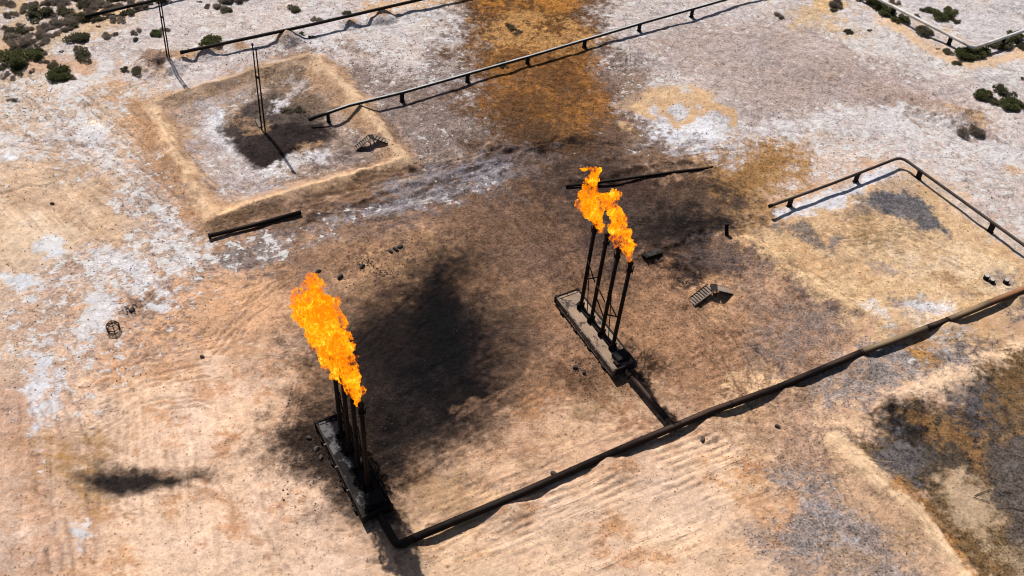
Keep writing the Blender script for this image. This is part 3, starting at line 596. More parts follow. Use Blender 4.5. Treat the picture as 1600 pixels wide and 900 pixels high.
for i, (a, n, g_) in enumerate([([(990, 430), (1060, 480), (1110, 540), (1150, 610)], 7, .8), ([(1050, 440), (1110, 500), (1170, 560)], 4, .7), ([(560, 310), (650, 292), (760, 270)], 5, .9), ([(740, 300), (800, 330), (850, 390), (870, 450)], 5, .9),
        ([(850, 560), (880, 620), (940, 670)], 5, .8), ([(620, 770), (760, 700), (860, 640)], 6, .8), ([(350, 560), (400, 490), (470, 440)], 5, .7), ([(160, 640), (230, 600), (330, 590)], 6, .8), ([(150, 700), (230, 640), (330, 640)], 4, .7), ([(30, 640), (60, 760), (80, 900)], 6, 1.0),
        ([(340, 760), (400, 830), (450, 900)], 4, 1.6), ([(0, 250), (120, 270), (260, 370)], 6, 1.1), ([(120, 150), (200, 220), (290, 320)], 5, 1.2), ([(1240, 100), (1380, 160), (1500, 240)], 3, 1.8), ([(1160, 640), (1230, 700), (1290, 800)], 4, 1.2),
        ([(700, 880), (900, 790), (1100, 690)], 7, .85), ([(1330, 400), (1420, 380), (1520, 430)], 4, 1.0), ([(600, 570), (690, 480), (740, 440)], 5, 1.0), ([(640, 640), (720, 600), (800, 550)], 4, 1.0), ([(480, 345), (640, 305), (800, 256)], 5, .9), ([(1180, 385), (1260, 440), (1350, 490)], 4, .9),
        ([(1000, 260), (1100, 300), (1180, 330)], 4, 1.2), ([(1340, 730), (1420, 810), (1480, 900)], 4, 1.0), ([(230, 480), (290, 440), (340, 440)], 5, .6), ([(190, 700), (205, 760), (212, 820)], 7, .75), ([(880, 450), (940, 520), (1010, 600)], 3, 1.2), ([(1060, 600), (1140, 560), (1220, 540)], 4, .9)]):
    FAM(a, n, g_, .26, i)
#END LAYERS
# broad mottling of the real soil colour
mott = 1 + .07 * N[0] + .05 * np.roll(NF[0], 77, 0)
C *= mott[..., None] * (1 + .16 * CH['grit'])[..., None]
C[..., 0] *= 1 + .015 * N[1]; C[..., 2] *= 1 - .03 * N[1]
C *= np.array([1.07, 1.09, 1.12], np.float32); C = np.clip(C, .006, .80)

me = bpy.data.meshes.new('ground')
nv = NX * NY; co = np.empty((nv, 3), np.float32); co[:, 0] = fx_; co[:, 1] = fy_; co[:, 2] = GZ.ravel()
idx = np.arange(nv, dtype=np.int32).reshape(NY, NX)
q = np.stack([idx[:-1, :-1], idx[:-1, 1:], idx[1:, 1:], idx[1:, :-1]], -1).reshape(-1, 4)
me.vertices.add(nv); me.vertices.foreach_set('co', co.ravel())
me.loops.add(q.size); me.loops.foreach_set('vertex_index', q.ravel())
me.polygons.add(len(q)); me.polygons.foreach_set('loop_start', np.arange(0, q.size, 4, dtype=np.int32)); me.polygons.foreach_set('loop_total', np.full(len(q), 4, np.int32))
me.polygons.foreach_set('use_smooth', np.ones(len(q), bool))
me.update(calc_edges=True)
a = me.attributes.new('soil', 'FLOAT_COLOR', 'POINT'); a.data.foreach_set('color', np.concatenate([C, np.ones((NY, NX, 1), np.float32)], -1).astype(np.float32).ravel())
a = me.attributes.new('marks', 'FLOAT_COLOR', 'POINT'); a.data.foreach_set('color', np.stack([CH['salt'], CH['grit'], CH['spot'], np.ones_like(CH['salt'])], -1).astype(np.float32).ravel())
a = me.attributes.new('tracks', 'FLOAT_COLOR', 'POINT'); a.data.foreach_set('color', np.stack([CH['ta'], CH['tb'], CH['tc'], CH['td']], -1).astype(np.float32).ravel())
gobj = bpy.data.objects.new('ground', me); COL.objects.link(gobj); tag(gobj, kind='structure')

def ground_mat():
    s = NT('desert_ground'); p = s.pos()
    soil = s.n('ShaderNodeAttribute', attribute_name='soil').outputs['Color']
    mk = s.n('ShaderNodeSeparateColor', {0: s.n('ShaderNodeAttribute', attribute_name='marks').outputs['Color']})
    salt, grit = mk.outputs[0], mk.outputs[1]
    g1 = s.rng(s.noise(p, 4.2, 2, .8), .32, .68); g2 = s.rng(s.noise(p, 1.1, 4, .66, .1), .30, .70); g3 = s.noise(p, .35, 4, .6)
    trk = s.n('ShaderNodeAttribute', attribute_name='tracks'); tc_ = s.n('ShaderNodeSeparateColor', {0: trk.outputs['Color']})
    t = None
    for sock, (p0, p1), fr in ((tc_.outputs[0], ((700, 800), (1100, 655)), 1.5), (tc_.outputs[1], ((60, 150), (300, 380)), 1.2), (tc_.outputs[2], ((215, 640), (228, 800)), 1.4), (trk.outputs['Alpha'], ((1010, 440), (1150, 560)), 1.4)):
        q0, q1 = at(*p0), at(*p1); an = math.atan2(q1.y - q0.y, q1.x - q0.x)
        mpv = s.n('ShaderNodeMapping', {'Vector': s.n('ShaderNodeMapping', {'Vector': p, 'Rotation': (0, 0, -an)}).outputs[0], 'Scale': (.05, 1, 1)}).outputs[0]
        a_ = s.math('SUBTRACT', s.rng(s.noise(mpv, fr * .75, 3, .7, .15), .36, .64), .5)
        a_ = s.math('MULTIPLY', a_, sock); t = a_ if t is None else s.math('ADD', t, a_)
    gate = s.rng(g3, .45, .60, .12, 1); t = s.math('MULTIPLY', t, gate)
    # grain
    amp = s.math('MULTIPLY_ADD', grit, 1.0, .13)
    v = s.math('MULTIPLY', s.math('SUBTRACT', g1, .5), s.math('MULTIPLY', amp, .85))
    v2 = s.math('MULTIPLY', s.math('SUBTRACT', g2, .5), s.math('MULTIPLY', amp, .80))
    f = s.math('ADD', s.math('ADD', s.math('ADD', v, v2), 1.0), s.math('MULTIPLY', t, .55))
    f = s.math('MAXIMUM', f, .18); f = s.math('MINIMUM', f, 1.9)
    c = s.n('ShaderNodeVectorMath', {0: soil}, operation='SCALE'); s.t.links.new(f, c.inputs['Scale']); c = c.outputs[0]
    # damp-looking brown spots of the bare sand
    sp1 = s.rng(s.noise(p, .85, 6, .68, .6), .60, .66); sp1 = s.math('MULTIPLY', sp1, mk.outputs[2])
    c = s.mix(s.math('MULTIPLY', sp1, .55), c, s.mix(1.0, c, (.72, .58, .45), 'MULTIPLY'))
    # crust plates split by thin cracks
    dv = s.n('ShaderNodeVectorMath', {0: p, 1: s.n('ShaderNodeVectorMath', {0: s.n('ShaderNodeTexNoise', {'Vector': p, 'Scale': .8, 'Detail': 4}).outputs['Color'], 1: (1.6, 1.6, 0)}, operation='MULTIPLY').outputs[0]}, operation='ADD').outputs[0]
    ve = s.n('ShaderNodeTexVoronoi', {'Vector': dv, 'Scale': .42}, feature='DISTANCE_TO_EDGE').outputs['Distance']
    crk = s.math('MULTIPLY', s.rng(ve, .012, .035, 1, 0), s.rng(s.noise(p, .3, 3, .6), .45, .6)); crk = s.math('MULTIPLY', crk, s.rng(salt, 0, .4, .35, 1))
    c = s.mix(s.math('MULTIPLY', crk, .5), c, s.mix(1.0, c, (.38, .32, .28), 'MULTIPLY'))
    # darker brown crumbs
    vo = s.n('ShaderNodeTexVoronoi', {'Vector': p, 'Scale': 3.6, 'Randomness': 1.0}, feature='F1')
    rnd = s.n('ShaderNodeSeparateColor', {0: vo.outputs['Color']}).outputs[0]
    crumb = s.math('LESS_THAN', vo.outputs['Distance'], s.math('MULTIPLY', s.rng(rnd, s.rng(grit, 0, 1, .93, .42), 1, 0, .46), s.rng(g2, .2, .8, .6, 1.1)))
    c = s.mix(s.math('MULTIPLY', crumb, .62), c, s.mix(1.0, c, (.30, .24, .20), 'MULTIPLY'))
    # salt flakes: ragged white scales whose cover follows the mapped amount
    sn = s.noise(p, .85, 6, .72, .35); sn2 = s.noise(p, .22, 4, .6, .3)
    sv = s.math('ADD', s.math('ADD', s.math('MULTIPLY', sn, .8), s.math('MULTIPLY', sn2, .2)), s.math('MULTIPLY', t, .16))
    th = s.rng(salt, 0, 1, .64, .40)
    sm = s.rng(s.math('SUBTRACT', sv, th), -.005, .018)
    sm = s.math('MULTIPLY', sm, s.rng(salt, .02, .12))
    saltc = s.mix(g1, alb(222, 214, 210), alb(252, 248, 246))
    c = s.mix(s.math('MULTIPLY', sm, .88), c, saltc)
    # bump
    hgt = s.math('ADD', s.math('MULTIPLY', g1, s.math('MULTIPLY_ADD', grit, .03, .008)), s.math('MULTIPLY', g2, s.math('MULTIPLY_ADD', grit, .09, .04)))
    hgt = s.math('ADD', hgt, s.math('MULTIPLY', sm, .02)); hgt = s.math('ADD', hgt, s.math('MULTIPLY', t, .10)); hgt = s.math('SUBTRACT', hgt, s.math('MULTIPLY', crk, .04)); hgt = s.math('ADD', hgt, s.math('MULTIPLY', crumb, .04))
    b = s.n('ShaderNodeBump', {'Strength': 1.0, 'Distance': 1.0, 'Height': hgt}).outputs[0]
    sh = s.n('ShaderNodeBsdfPrincipled', {'Base Color': c, 'Roughness': .95, 'Normal': b})
    sh.inputs['Specular IOR Level'].default_value = .02
    return s.surf(sh.outputs[0])
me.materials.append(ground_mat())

# ------------------------------------------------------------------ materials
M_soot = steel('sooted_steel', (.005, .0045, .0045), (.012, .010, .009), .65, 0, 2.5)
M_stack = steel('burnt_stack_steel', (.005, .004, .004), (.014, .010, .008), .7, 0, 3)
M_skid = steel('sooty_skid_steel', (.014, .011, .010), (.035, .025, .02), .75, 0, 2)
M_rim = steel('scorched_skid_rim', (.10, .078, .062), (.22, .17, .13), .8, 0, 1.5, c3=(.03, .025, .02))
M_decka = steel('black_deck', (.006, .005, .005), (.016, .014, .014), .8, 0, .9, c3=(.10, .097, .10))
M_deckb = steel('sandy_deck', (.25, .17, .115), (.33, .225, .155), .85, 0, 1.4, c3=(.045, .034, .028))  # dark blotches: soot, plus the stacks' shade put into the colour
M_pdark = steel('dark_pipe', (.007, .0045, .0035), (.013, .008, .0065), .7, 0, 1.2, lit_top=((.028, .019, .015), .78, .97))
M_pbrown = steel('brown_pipe', (.012, .007, .0055), (.024, .014, .011), .65, 0, 1.2, lit_top=((.065, .038, .028), .74, .97))
M_pochre = steel('ochre_pipe', (.045, .028, .016), (.08, .05, .028), .7, 0, .8, c3=(.05, .024, .013), lit_top=((.24, .165, .085), .55, .9))
M_prust = steel('rust_pipe', (.08, .03, .014), (.13, .055, .025), .75, 0, .9, c3=(.05, .022, .012), lit_top=((.27, .12, .05), .5, .9))
M_pthin = steel('thin_pipe', (.009, .007, .006), (.018, .012, .010), .6, 0, 1.5)
M_pgrey = steel('silver_pipe', (.014, .012, .012), (.03, .027, .026), .5, 0, 1.5, lit_top=((.50, .49, .48), .80, .90))  # near-white top is the sun's highlight, painted in
M_pwhite = steel('white_pipe', (.55, .54, .52), (.68, .66, .64), .5, 0, 1.2, c3=(.42, .33, .25))
M_post = steel('dark_post', (.009, .008, .010), (.018, .015, .017), .7, 0, 2)
M_rustthin = steel('red_brown_pipe', (.03, .018, .014), (.06, .036, .026), .6, 0, 1.2, c3=(.015, .01, .009))
M_wood = steel('weathered_steel_stair', (.17, .13, .10), (.28, .21, .16), .85, 0, 2)
M_plate = steel('sooty_plate', (.05, .042, .036), (.11, .09, .075), .9, 0, 3, c3=(.02, .018, .016))
M_stone = steel('dark_stone', (.035, .028, .024), (.075, .06, .05), .9, 0, 2)
M_white = steel('chalky_drum_top', (.34, .32, .29), (.5, .47, .43), .8, 0, 2)

# ------------------------------------------------------------------ flares
AX = Vector((math.sin(YAW), -math.cos(YAW), 0))          # pad axis, from the far end to the near end
RX = Vector((math.cos(YAW), math.sin(YAW), 0))
ROT = math.atan2(AX.y, AX.x)
TOPZ = 1.15
PL, PW = 12.2, 3.0
STX = [-3.35, -1.15, 1.05, 3.25]; STY = .20; STH = 13.45
def make_flare(corner_px, label, deckm, name, mats, lean=0.0):
    o = at(*corner_px, TOPZ)                      # far left corner of the deck
    c = o + AX * (PL / 2) + RX * (PW / 2)
    R = empty(name, (c.x, c.y, gz(c.x, c.y) * .5), ROT)
    tag(R, label, 'flare stand', 'four-stack gas flares on steel skids')
    # local x = along axis to near end; local +y = RX side
    b = MB(); b.box((0, 0, TOPZ - .09), (PL - .3, PW - .3, .06)); b.build('deck', deckm, R)
    for sy in (-1, 1):
        b = MB(); b.box((0, sy * (PW / 2 - .1), TOPZ - .02), (PL, .2, .16), bevel=.02)
        b.box((0, sy * (PW / 2 - .1), TOPZ - .42), (PL, .10, .66)); b.box((0, sy * (PW / 2 - .1), TOPZ - .80), (PL, .24, .1))
        b.build('side_beam', mats[0] if sy > 0 else mats[1], R)
    for sx in (-1, 1):
        b = MB(); b.box((sx * (PL / 2 - .08), 0, TOPZ - .4 + (.1 if sx > 0 else 0)), (.16, PW - .42, .9), bevel=.02)
        b.build('end_beam', mats[0], R)
    for sx in (-1, 1):
        for sy in (-1, 1):
            b = MB(); b.box((sx * (PL / 2 - .14), sy * (PW / 2 - .12), TOPZ - .38), (.34, .34, 1.0), bevel=.03)
            b.build('corner_post', mats[1] if sx > 0 else mats[0], R)
    for k in range(4):
        b = MB(); b.box((-4.3 + k * 2.9, 0, .14), (.5, PW + .35, .52), bevel=.04); b.build('sleeper', mats[0], R)
    for k in range(3):
        b = MB(); b.box((-3.1 + k * 2.9, -PW / 2 - .05, TOPZ + .03), (.16, .3, .12), bevel=.02); b.build('lug', M_rim, R)
    b = MB(); b.tube([(-3.9, STY, TOPZ + .12), (5.2, STY, TOPZ + .12)], .24, 12)
    b.build('manifold', M_soot, R)
    b = MB(); b.box((4.75, .25, TOPZ + .25), (1.3, 1.5, .55), bevel=.04); b.box((5.3, -.5, TOPZ + .12), (.7, .6, .3), bevel=.03)
    b.build('shade_box', M_soot, R)  # added black blocks in place of the shadows at the deck's near end
    for k, x in enumerate(STX):
        b = MB(); b.tube([(x, STY, TOPZ - .05), (x, STY + lean, STH)], .215, 14)
        for a in range(4):
            b.box((x + .33 * math.cos(a * math.pi / 2), STY + .33 * math.sin(a * math.pi / 2), TOPZ + .3), (.3, .05, .7), rz=a * math.pi / 2)
        b.tube([(x, STY, TOPZ - .04), (x, STY, TOPZ + .06)], .46, 12)
        st = b.build('stack', M_stack, R)
        y_ = STY + lean; b = MB(); b.tube([(x, y_, STH - .02), (x, y_, STH + .10)], .30, 12); b.tube([(x, y_, STH - 1.0), (x, y_, STH - .88)], .33, 12)
        for a in range(3):
            an = a * 2.1 + k; b.tube([(x + .33 * math.cos(an), y_ + .33 * math.sin(an), STH - 1.3), (x + .36 * math.cos(an), y_ + .36 * math.sin(an), STH - .3)], .045, 6)
        b.build('burner_tip', M_stack, st)
    def bar(p, q, r=.075):
        b = MB(); b.tube([p, q], r, 6); b.build('brace', M_stack, R)
    for k in range(3):
        x0, x1 = STX[k] + .2, STX[k + 1] - .2
        hi, lo = 9.0 - .55 * k * 0 , 7.0
        if k == 0: bar((x0, STY - .1, 8.6), (x1, STY - .1, 6.9)); bar((x0, STY + .1, 5.7), (x1, STY + .1, 7.6))
        if k == 1: bar((x0, STY - .1, 6.9), (x1, STY - .1, 6.0)); bar((x0, STY + .1, 4.9), (x1, STY + .1, 3.5))
        if k == 2: bar((x0, STY - .1, 6.8), (x1, STY - .1, 6.0)); bar((x0, STY + .1, 4.4), (x1, STY + .1, 5.8))
    bar((STX[0] + .9, STY + .3, TOPZ), (STX[0] + .2, STY + .2, 8.0), .055)
    bar((STX[2] + .9, STY + .3, TOPZ), (STX[2] + .2, STY + .2, 8.0), .055)
    bar((STX[3] - .3, STY + .35, TOPZ), (STX[3] - .1, STY + .2, 7.5), .055)
    b = MB()
    b.tube([(-PL / 2 + .3, -PW / 2 + .25, TOPZ + .22), (-PL / 2 + .3, PW / 2 - .3, TOPZ + .22)], .05, 6)
    for a in range(3): b.tube([(-PL / 2 + .3, -PW / 2 + .25 + a * 1.2, TOPZ - .05), (-PL / 2 + .3, -PW / 2 + .25 + a * 1.2, TOPZ + .22)], .035, 6)
    b.build('end_rail', mats[0], R)
    return R
far_fl = make_flare((867, 463), 'farther four-stack gas flare on a rust-brown steel skid, right of centre', M_deckb, 'flare_stand', (M_skid, M_rim), .4)
near_fl = make_flare((491.5, 659), 'four-stack gas flare on a soot-black skid, at the lower left end of the thick pipe', M_decka, 'flare_stand', (M_soot, M_skid))
bpy.context.view_layer.update()
def tipw(R, k): return R.matrix_world @ Vector((STX[k], STY + (.4 if R is far_fl else 0), STH))

# flames -----------------------------------------------------------
def vn3(p, seed):
    i = np.floor(p).astype(np.int64); f = p - i; f = f * f * (3 - 2 * f); r = 0
    for dx in (0, 1):
        for dy in (0, 1):
            for dz in (0, 1):
                w = (f[:, 0] if dx else 1 - f[:, 0]) * (f[:, 1] if dy else 1 - f[:, 1]) * (f[:, 2] if dz else 1 - f[:, 2])
                r = r + w * _hash(i[:, 0] + dx + 57 * (i[:, 2] + dz), i[:, 1] + dy - 131 * (i[:, 2] + dz), seed)
    return r * 2 - 1
def f3(p, size, octs, seed, gain=.6):
    s = 0; a = 1; f = 1 / size
    for o in range(octs): s = s + a * vn3(p * f + o * 13.7, seed + o); a *= gain; f *= 2.1
    return s
def flame_mat():
    s = NT('gas_flame'); p = s.pos()
    heat = s.n('ShaderNodeAttribute', attribute_name='heat').outputs['Fac']
    mp = s.n('ShaderNodeMapping', {'Vector': p, 'Scale': (1, 1, .75)}).outputs[0]
    n1 = s.noise(mp, .75, 8, .7, .5); n2 = s.noise(mp, 3.0, 5, .75, .4)
    v = s.math('ADD', s.math('MULTIPLY', s.math('SUBTRACT', n1, .5), 2.6), s.math('MULTIPLY', s.math('SUBTRACT', n2, .5), 1.5))
    v = s.math('ADD', v, s.math('ADD', heat, .36))
    cr_ = s.n('ShaderNodeValToRGB', {'Fac': v}); e = cr_.color_ramp.elements
    e[0].position = 0; e[0].color = (.30, .035, .002, 1); e[1].position = 1; e[1].color = (1.0, .93, .55, 1)
    for po, c in ((.22, (.72, .10, .003)), (.42, (1.0, .24, .003)), (.6, (1.0, .42, .006)), (.78, (1.0, .62, .03)), (.9, (1.0, .78, .14))):
        x = cr_.color_ramp.elements.new(po); x.color = (*c, 1)
    em = s.n('ShaderNodeEmission', {'Color': cr_.outputs[0], 'Strength': 1.1})
    tr = s.n('ShaderNodeBsdfTransparent')
    al = s.rng(v, .16, .70)
    mx = s.n('ShaderNodeMixShader', {0: al, 1: tr.outputs[0], 2: em.outputs[0]})
    return s.surf(mx.outputs[0])
M_flame = flame_mat(); M_flame.cycles.emission_sampling = 'NONE'
def plane_pt(px, py, O):
    """photo pixel -> point on the vertical plane through the stacks"""
    d = Vector(RM.T @ np.array([(px - 800) / F, (py - 450) / F, 1.0])); o = Vector((0, 0, H))
    t = (O - o).dot(RX) / d.dot(RX); return o + d * t
def ico_at(bm, c, r, sub=2):
    bmesh.ops.create_icosphere(bm, subdivisions=sub, radius=r, matrix=Matrix.Translation(c))
def flame(name, spines, O, label, seed, parent=None):
    """spines: lists of (px, py, radius in px, heat, sideways offset m)"""
    rnd = random.Random(seed); shells = []
    allv, allf, heat = [], [], []
    tmp_pts = []
    for sp_ in spines:
        pts = [(plane_pt(x, y, O) + RX * off, r / 16.6, h) for x, y, r, h, off in sp_]
        for (a, ra, ha), (b, rb, hb) in zip(pts, pts[1:]):
            n = max(2, int((b - a).length / (.28 * max(min(ra, rb), .3))))
            for i in range(n):
                t = i / n; tmp_pts.append((a.lerp(b, t), ra * (1 - t) + rb * t, ha * (1 - t) + hb * t))
    cs = np.array([tuple(p) for p, r, h in tmp_pts]); rs = np.array([r for p, r, h in tmp_pts]); hs = np.array([h for p, r, h in tmp_pts])
    for si, (sc, hoff, jit) in enumerate(((1.22, -.60, .66), (.86, -.06, .52), (.62, .22, .4))):
        bm = bmesh.new()
        for p, r, h in tmp_pts:
            rr = r * sc
            for k in range(3 if r > .5 else 2):
                q = Vector((rnd.gauss(0, 1), rnd.gauss(0, 1), rnd.gauss(0, 1))) * r * jit * .62
                f_ = rnd.uniform(.3, .66)
                ico_at(bm, p + q, rr * f_, 1)
            ico_at(bm, p, rr * .45, 1)
        me_ = bpy.data.meshes.new('tmp'); bm.to_mesh(me_); bm.free()
        ob = bpy.data.objects.new('tmp', me_); COL.objects.link(ob)
        md = ob.modifiers.new('r', 'REMESH'); md.mode = 'VOXEL'; md.voxel_size = .085
        dg = bpy.context.evaluated_depsgraph_get(); ev = ob.evaluated_get(dg); m2 = ev.to_mesh()
        v = np.empty(len(m2.vertices) * 3, np.float32); m2.vertices.foreach_get('co', v); v = v.reshape(-1, 3).astype(float)
        nn = np.empty(len(m2.vertices) * 3, np.float32); m2.vertices.foreach_get('normal', nn); nn = nn.reshape(-1, 3)
        fs = np.array([list(p.vertices) if len(p.vertices) == 4 else list(p.vertices) + [p.vertices[2]] for p in m2.polygons], int)
        # heat from the nearest bead of the spine
        hh = np.zeros(len(v)); rl = np.ones(len(v))
        for i0 in range(0, len(v), 20000):
            dd = ((v[i0:i0 + 20000, None, :] - cs[None]) ** 2).sum(-1) / rs[None] ** 2; j = dd.argmin(1)
            hh[i0:i0 + 20000] = hs[j] + .10 - .42 * np.sqrt(dd.min(1)); rl[i0:i0 + 20000] = rs[j]
        amp = np.minimum(rl * .30, .34)
        d_ = f3(v * np.array([1.0, 1.0, .6]), .7, 5, seed + si * 7, .72); w_ = np.stack([f3(v + 50 * k, .6, 3, seed + 90 + k, .6) for k in range(3)], 1)
        v = v + nn * (d_ * amp * 1.05)[:, None] + w_ * (amp * .22)[:, None]
        hh = hh + hoff + .16 * d_
        allf.append(fs + sum(len(x) for x in allv)); allv.append(v); heat.append(hh)
        ev.to_mesh_clear(); bpy.data.objects.remove(ob); bpy.data.meshes.remove(me_)
    V_ = np.concatenate(allv); F_ = np.concatenate(allf); Hh = np.concatenate(heat)
    c0 = Vector(V_[V_[:, 2].argmin()])
    mm = bpy.data.meshes.new(name); V2 = V_ - np.array(c0)
    mm.from_pydata(V2.tolist(), [], [tuple(dict.fromkeys(f)) for f in F_.tolist()]); mm.polygons.foreach_set('use_smooth', np.ones(len(mm.polygons), bool))
    at_ = mm.attributes.new('heat', 'FLOAT', 'POINT'); at_.data.foreach_set('value', Hh.astype(np.float32))
    mm.materials.append(M_flame)
    o = bpy.data.objects.new(name, mm); COL.objects.link(o); o.location = c0
    tag(o, label, 'flame', 'gas flames on the flare stacks'); return o
ON = tipw(near_fl, 2); OF = tipw(far_fl, 2)
flame('flame', [
    [(559, 634, 3.5, .5, 0), (554, 612, 7, .55, 0), (548, 588, 10, .6, .1), (536, 560, 15, .72, 0), (524, 532, 19, .85, 0), (512, 508, 23, 1.05, -.1), (500, 488, 27, 1.1, 0), (492, 466, 21, .75, .1), (486, 448, 13, .5, 0), (485, 437, 6, .32, 0)],
    [(512, 574, 8, .5, .1), (508, 548, 12, .52, .2), (498, 515, 19, .62, .3), (478, 498, 17, .58, .2), (466, 484, 12, .45, .3), (458, 468, 8, .3, .2), (458, 452, 4, .2, .2)],
    [(532, 560, 14, .5, -.3), (534, 535, 12, .4, -.4), (534, 518, 6, .2, -.4)],
    [(500, 482, 16, .65, -.2), (512, 482, 12, .45, -.4), (516, 490, 6, .25, -.4)],
    [(545, 605, 9, .4, .2), (525, 575, 12, .5, .3), (512, 555, 10, .5, .3)],
], ON, 'largest tall orange gas flame, over the soot-black skid flare', 11)
flame('flame', [[(533, 507, 3, .12, -.6), (532, 502, 4.5, .16, -.6), (534, 497, 3, .1, -.6)]], ON, 'tiny detached dark-orange wisp of fire beside the largest flame', 12)
flame('flame', [
    [(921, 344, 3.5, .5, .1), (919, 335, 7, .55, .1), (915, 322, 11, .7, 0), (921, 310, 14, .85, 0), (922, 296, 11, .85, 0), (925, 282, 8, .6, 0), (931, 270, 6, .4, 0), (938, 264, 4, .25, 0)],
    [(938, 362, 3.5, .45, 0), (936, 350, 8, .55, 0), (931, 336, 11, .65, 0), (929, 322, 13, .85, 0), (924, 308, 12, .8, 0)],
    [(915, 305, 8, .45, .1), (908, 307, 5, .3, .2), (903, 309, 2.5, .2, .2)],
    [(926, 275, 6, .4, 0), (928, 266, 5, .3, .1), (918, 264, 3, .12, .2), (906, 266, 3, .08, .2)],
], OF, 'left of the two flames on the farther flare, rising from its two far stacks', 21)
flame('flame', [
    [(984, 409, 3, .4, 0), (983, 398, 5.5, .42, 0), (982, 382, 9, .42, 0), (978, 371, 9, .4, 0), (972, 362, 9, .5, .1)],
    [(963, 386, 3.5, .45, 0), (961, 374, 7, .5, 0), (962, 356, 10.5, .5, 0), (968, 345, 10, .52, 0), (960, 332, 10, .62, 0), (951, 320, 8, .65, 0), (950, 312, 8, .58, 0), (956, 303, 8, .5, 0), (965, 303, 6, .35, -.1), (969, 309, 4, .25, -.2)],
    [(950, 312, 6, .5, 0), (942, 306, 5, .45, 0), (936, 305, 4, .4, 0)],
    [(971, 345, 6, .35, -.1), (976, 338, 4, .25, -.1)],
], OF, 'right of the two flames on the farther flare, rising from its two near stacks', 31)

# ------------------------------------------------------------------ pipelines
def pipeline(name, label, pieces, group='pipelines on the desert floor'):
    R = empty(name, pieces[0][1][0]); R.location.z = 0; tag(R, label, 'pipeline', group); inv = Vector(R.location)
    for (nm, pts, r, mt) in pieces:
        b = MB(); b.tube([Vector(p) - inv for p in pts], r, 14); b.build(nm, mt, R)
    return R, inv
def span(a, b, z, n=1):
    A, B = at(*a, z), at(*b, z); return [A.lerp(B, i / n) for i in range(n + 1)]
def bow(pts, amp):
    # slight sag and wander of a long pipe
    out = []
    for i, p in enumerate(pts): out.append(Vector(p) + Vector((0, 0, amp * math.sin(i * 1.7) )))
    return out
def ln(p, q, t): return (p[0] + (q[0] - p[0]) * t, p[1] + (q[1] - p[1]) * t)
Z1 = .56; RP = .385
mainpx = [(622, 851), (800, 777), (965, 704), (1110, 643), (1215, 606), (1345, 551), (1480, 501), (1545, 474), (1610, 448), (2300, 168)]
endA = near_fl.matrix_world @ Vector((PL / 2, .1, .75)); endB = far_fl.matrix_world @ Vector((PL / 2, .1, .75))
mp_ = [at(*p, Z1) for p in mainpx]
tee = at(1052, 667, Z1)
pieces = [('elbow_pipe', bend([endA, at(612, 838, Z1 - .1), (at(622, 853, Z1)), mp_[0].lerp(mp_[1], .12)], 1.1), RP, M_pdark),
          ('pipe_section', [mp_[0].lerp(mp_[1], .12), mp_[1], mp_[2]], RP, M_pdark),
          ('pipe_section', [mp_[2], mp_[3], mp_[4]], RP, M_pbrown),
          ('pipe_section', [mp_[4], mp_[4].lerp(mp_[5], .5)], RP, M_pdark), ('pipe_section', [mp_[4].lerp(mp_[5], .5), mp_[5]], RP, M_pbrown),
          ('pipe_section', [mp_[5], mp_[5].lerp(mp_[6], .75)], RP, M_pochre), ('pipe_section', [mp_[5].lerp(mp_[6], .75), mp_[6]], RP, M_pbrown),
          ('pipe_section', [mp_[6], mp_[7]], RP, M_pochre), ('pipe_section', [mp_[7], mp_[8], mp_[9]], RP, M_prust),
          ('branch_pipe', [endB, tee], RP * .82, M_pbrown)]
R1, inv1 = pipeline('pipeline', 'thick rusty brown pipe on sand heaps crossing the foreground, feeding both flares', pieces)
for (a, b, ts) in ((mp_[0], mp_[1], (.5,)), (mp_[1], mp_[2], (.02, .55)), (mp_[2], mp_[3], (.05, .6)), (mp_[3], mp_[4], (.3,)), (mp_[4], mp_[5], (.02,)), (mp_[5], mp_[6], (0.01,)), (mp_[6], mp_[7], (.01,))):
    for t in ts:
        c = a.lerp(b, t); d = (b - a).normalized(); bb_ = MB(); bb_.tube([c - inv1 - d * .06, c - inv1 + d * .06], RP + .035, 14); bb_.build('weld_collar', M_pdark, R1)
d = (tee - endB).normalized(); c = endB.lerp(tee, .12); bb_ = MB(); bb_.tube([c - inv1 - d * .08, c - inv1 + d * .08], RP * .82 + .07, 14); bb_.build('flange', M_pdark, R1)
bb_ = MB(); bb_.tube([tee - inv1 - d * 1.0, tee - inv1], RP * .86, 14, rad=[RP * .84, RP * 1.02]); bb_.build('tee_joint', M_pbrown, R1)

def posts(R, inv, pxs, zp, mt, alongpx, w=.55, cap=.18):
    """saddle posts: flat plates up from the ground to the pipe"""
    A, B = at(*alongpx[0]), at(*alongpx[1]); rz = math.atan2(B.y - A.y, B.x - A.x)
    for (x, y) in pxs:
        p = at(x, y, zp); g = gz(p.x, p.y); h = zp - g; b = MB()
        b.box((p.x - inv.x, p.y - inv.y, g + h / 2 - .1), (w, .26, h + .1), rz=rz, bevel=.015)
        b.box((p.x - inv.x, p.y - inv.y, g + .06), (w + .12, .5, .10), rz=rz, bevel=.02)
        b.box((p.x - inv.x, p.y - inv.y, zp - .16), (w + .04, .42, .14), rz=rz)
        b.build('post', mt, R)
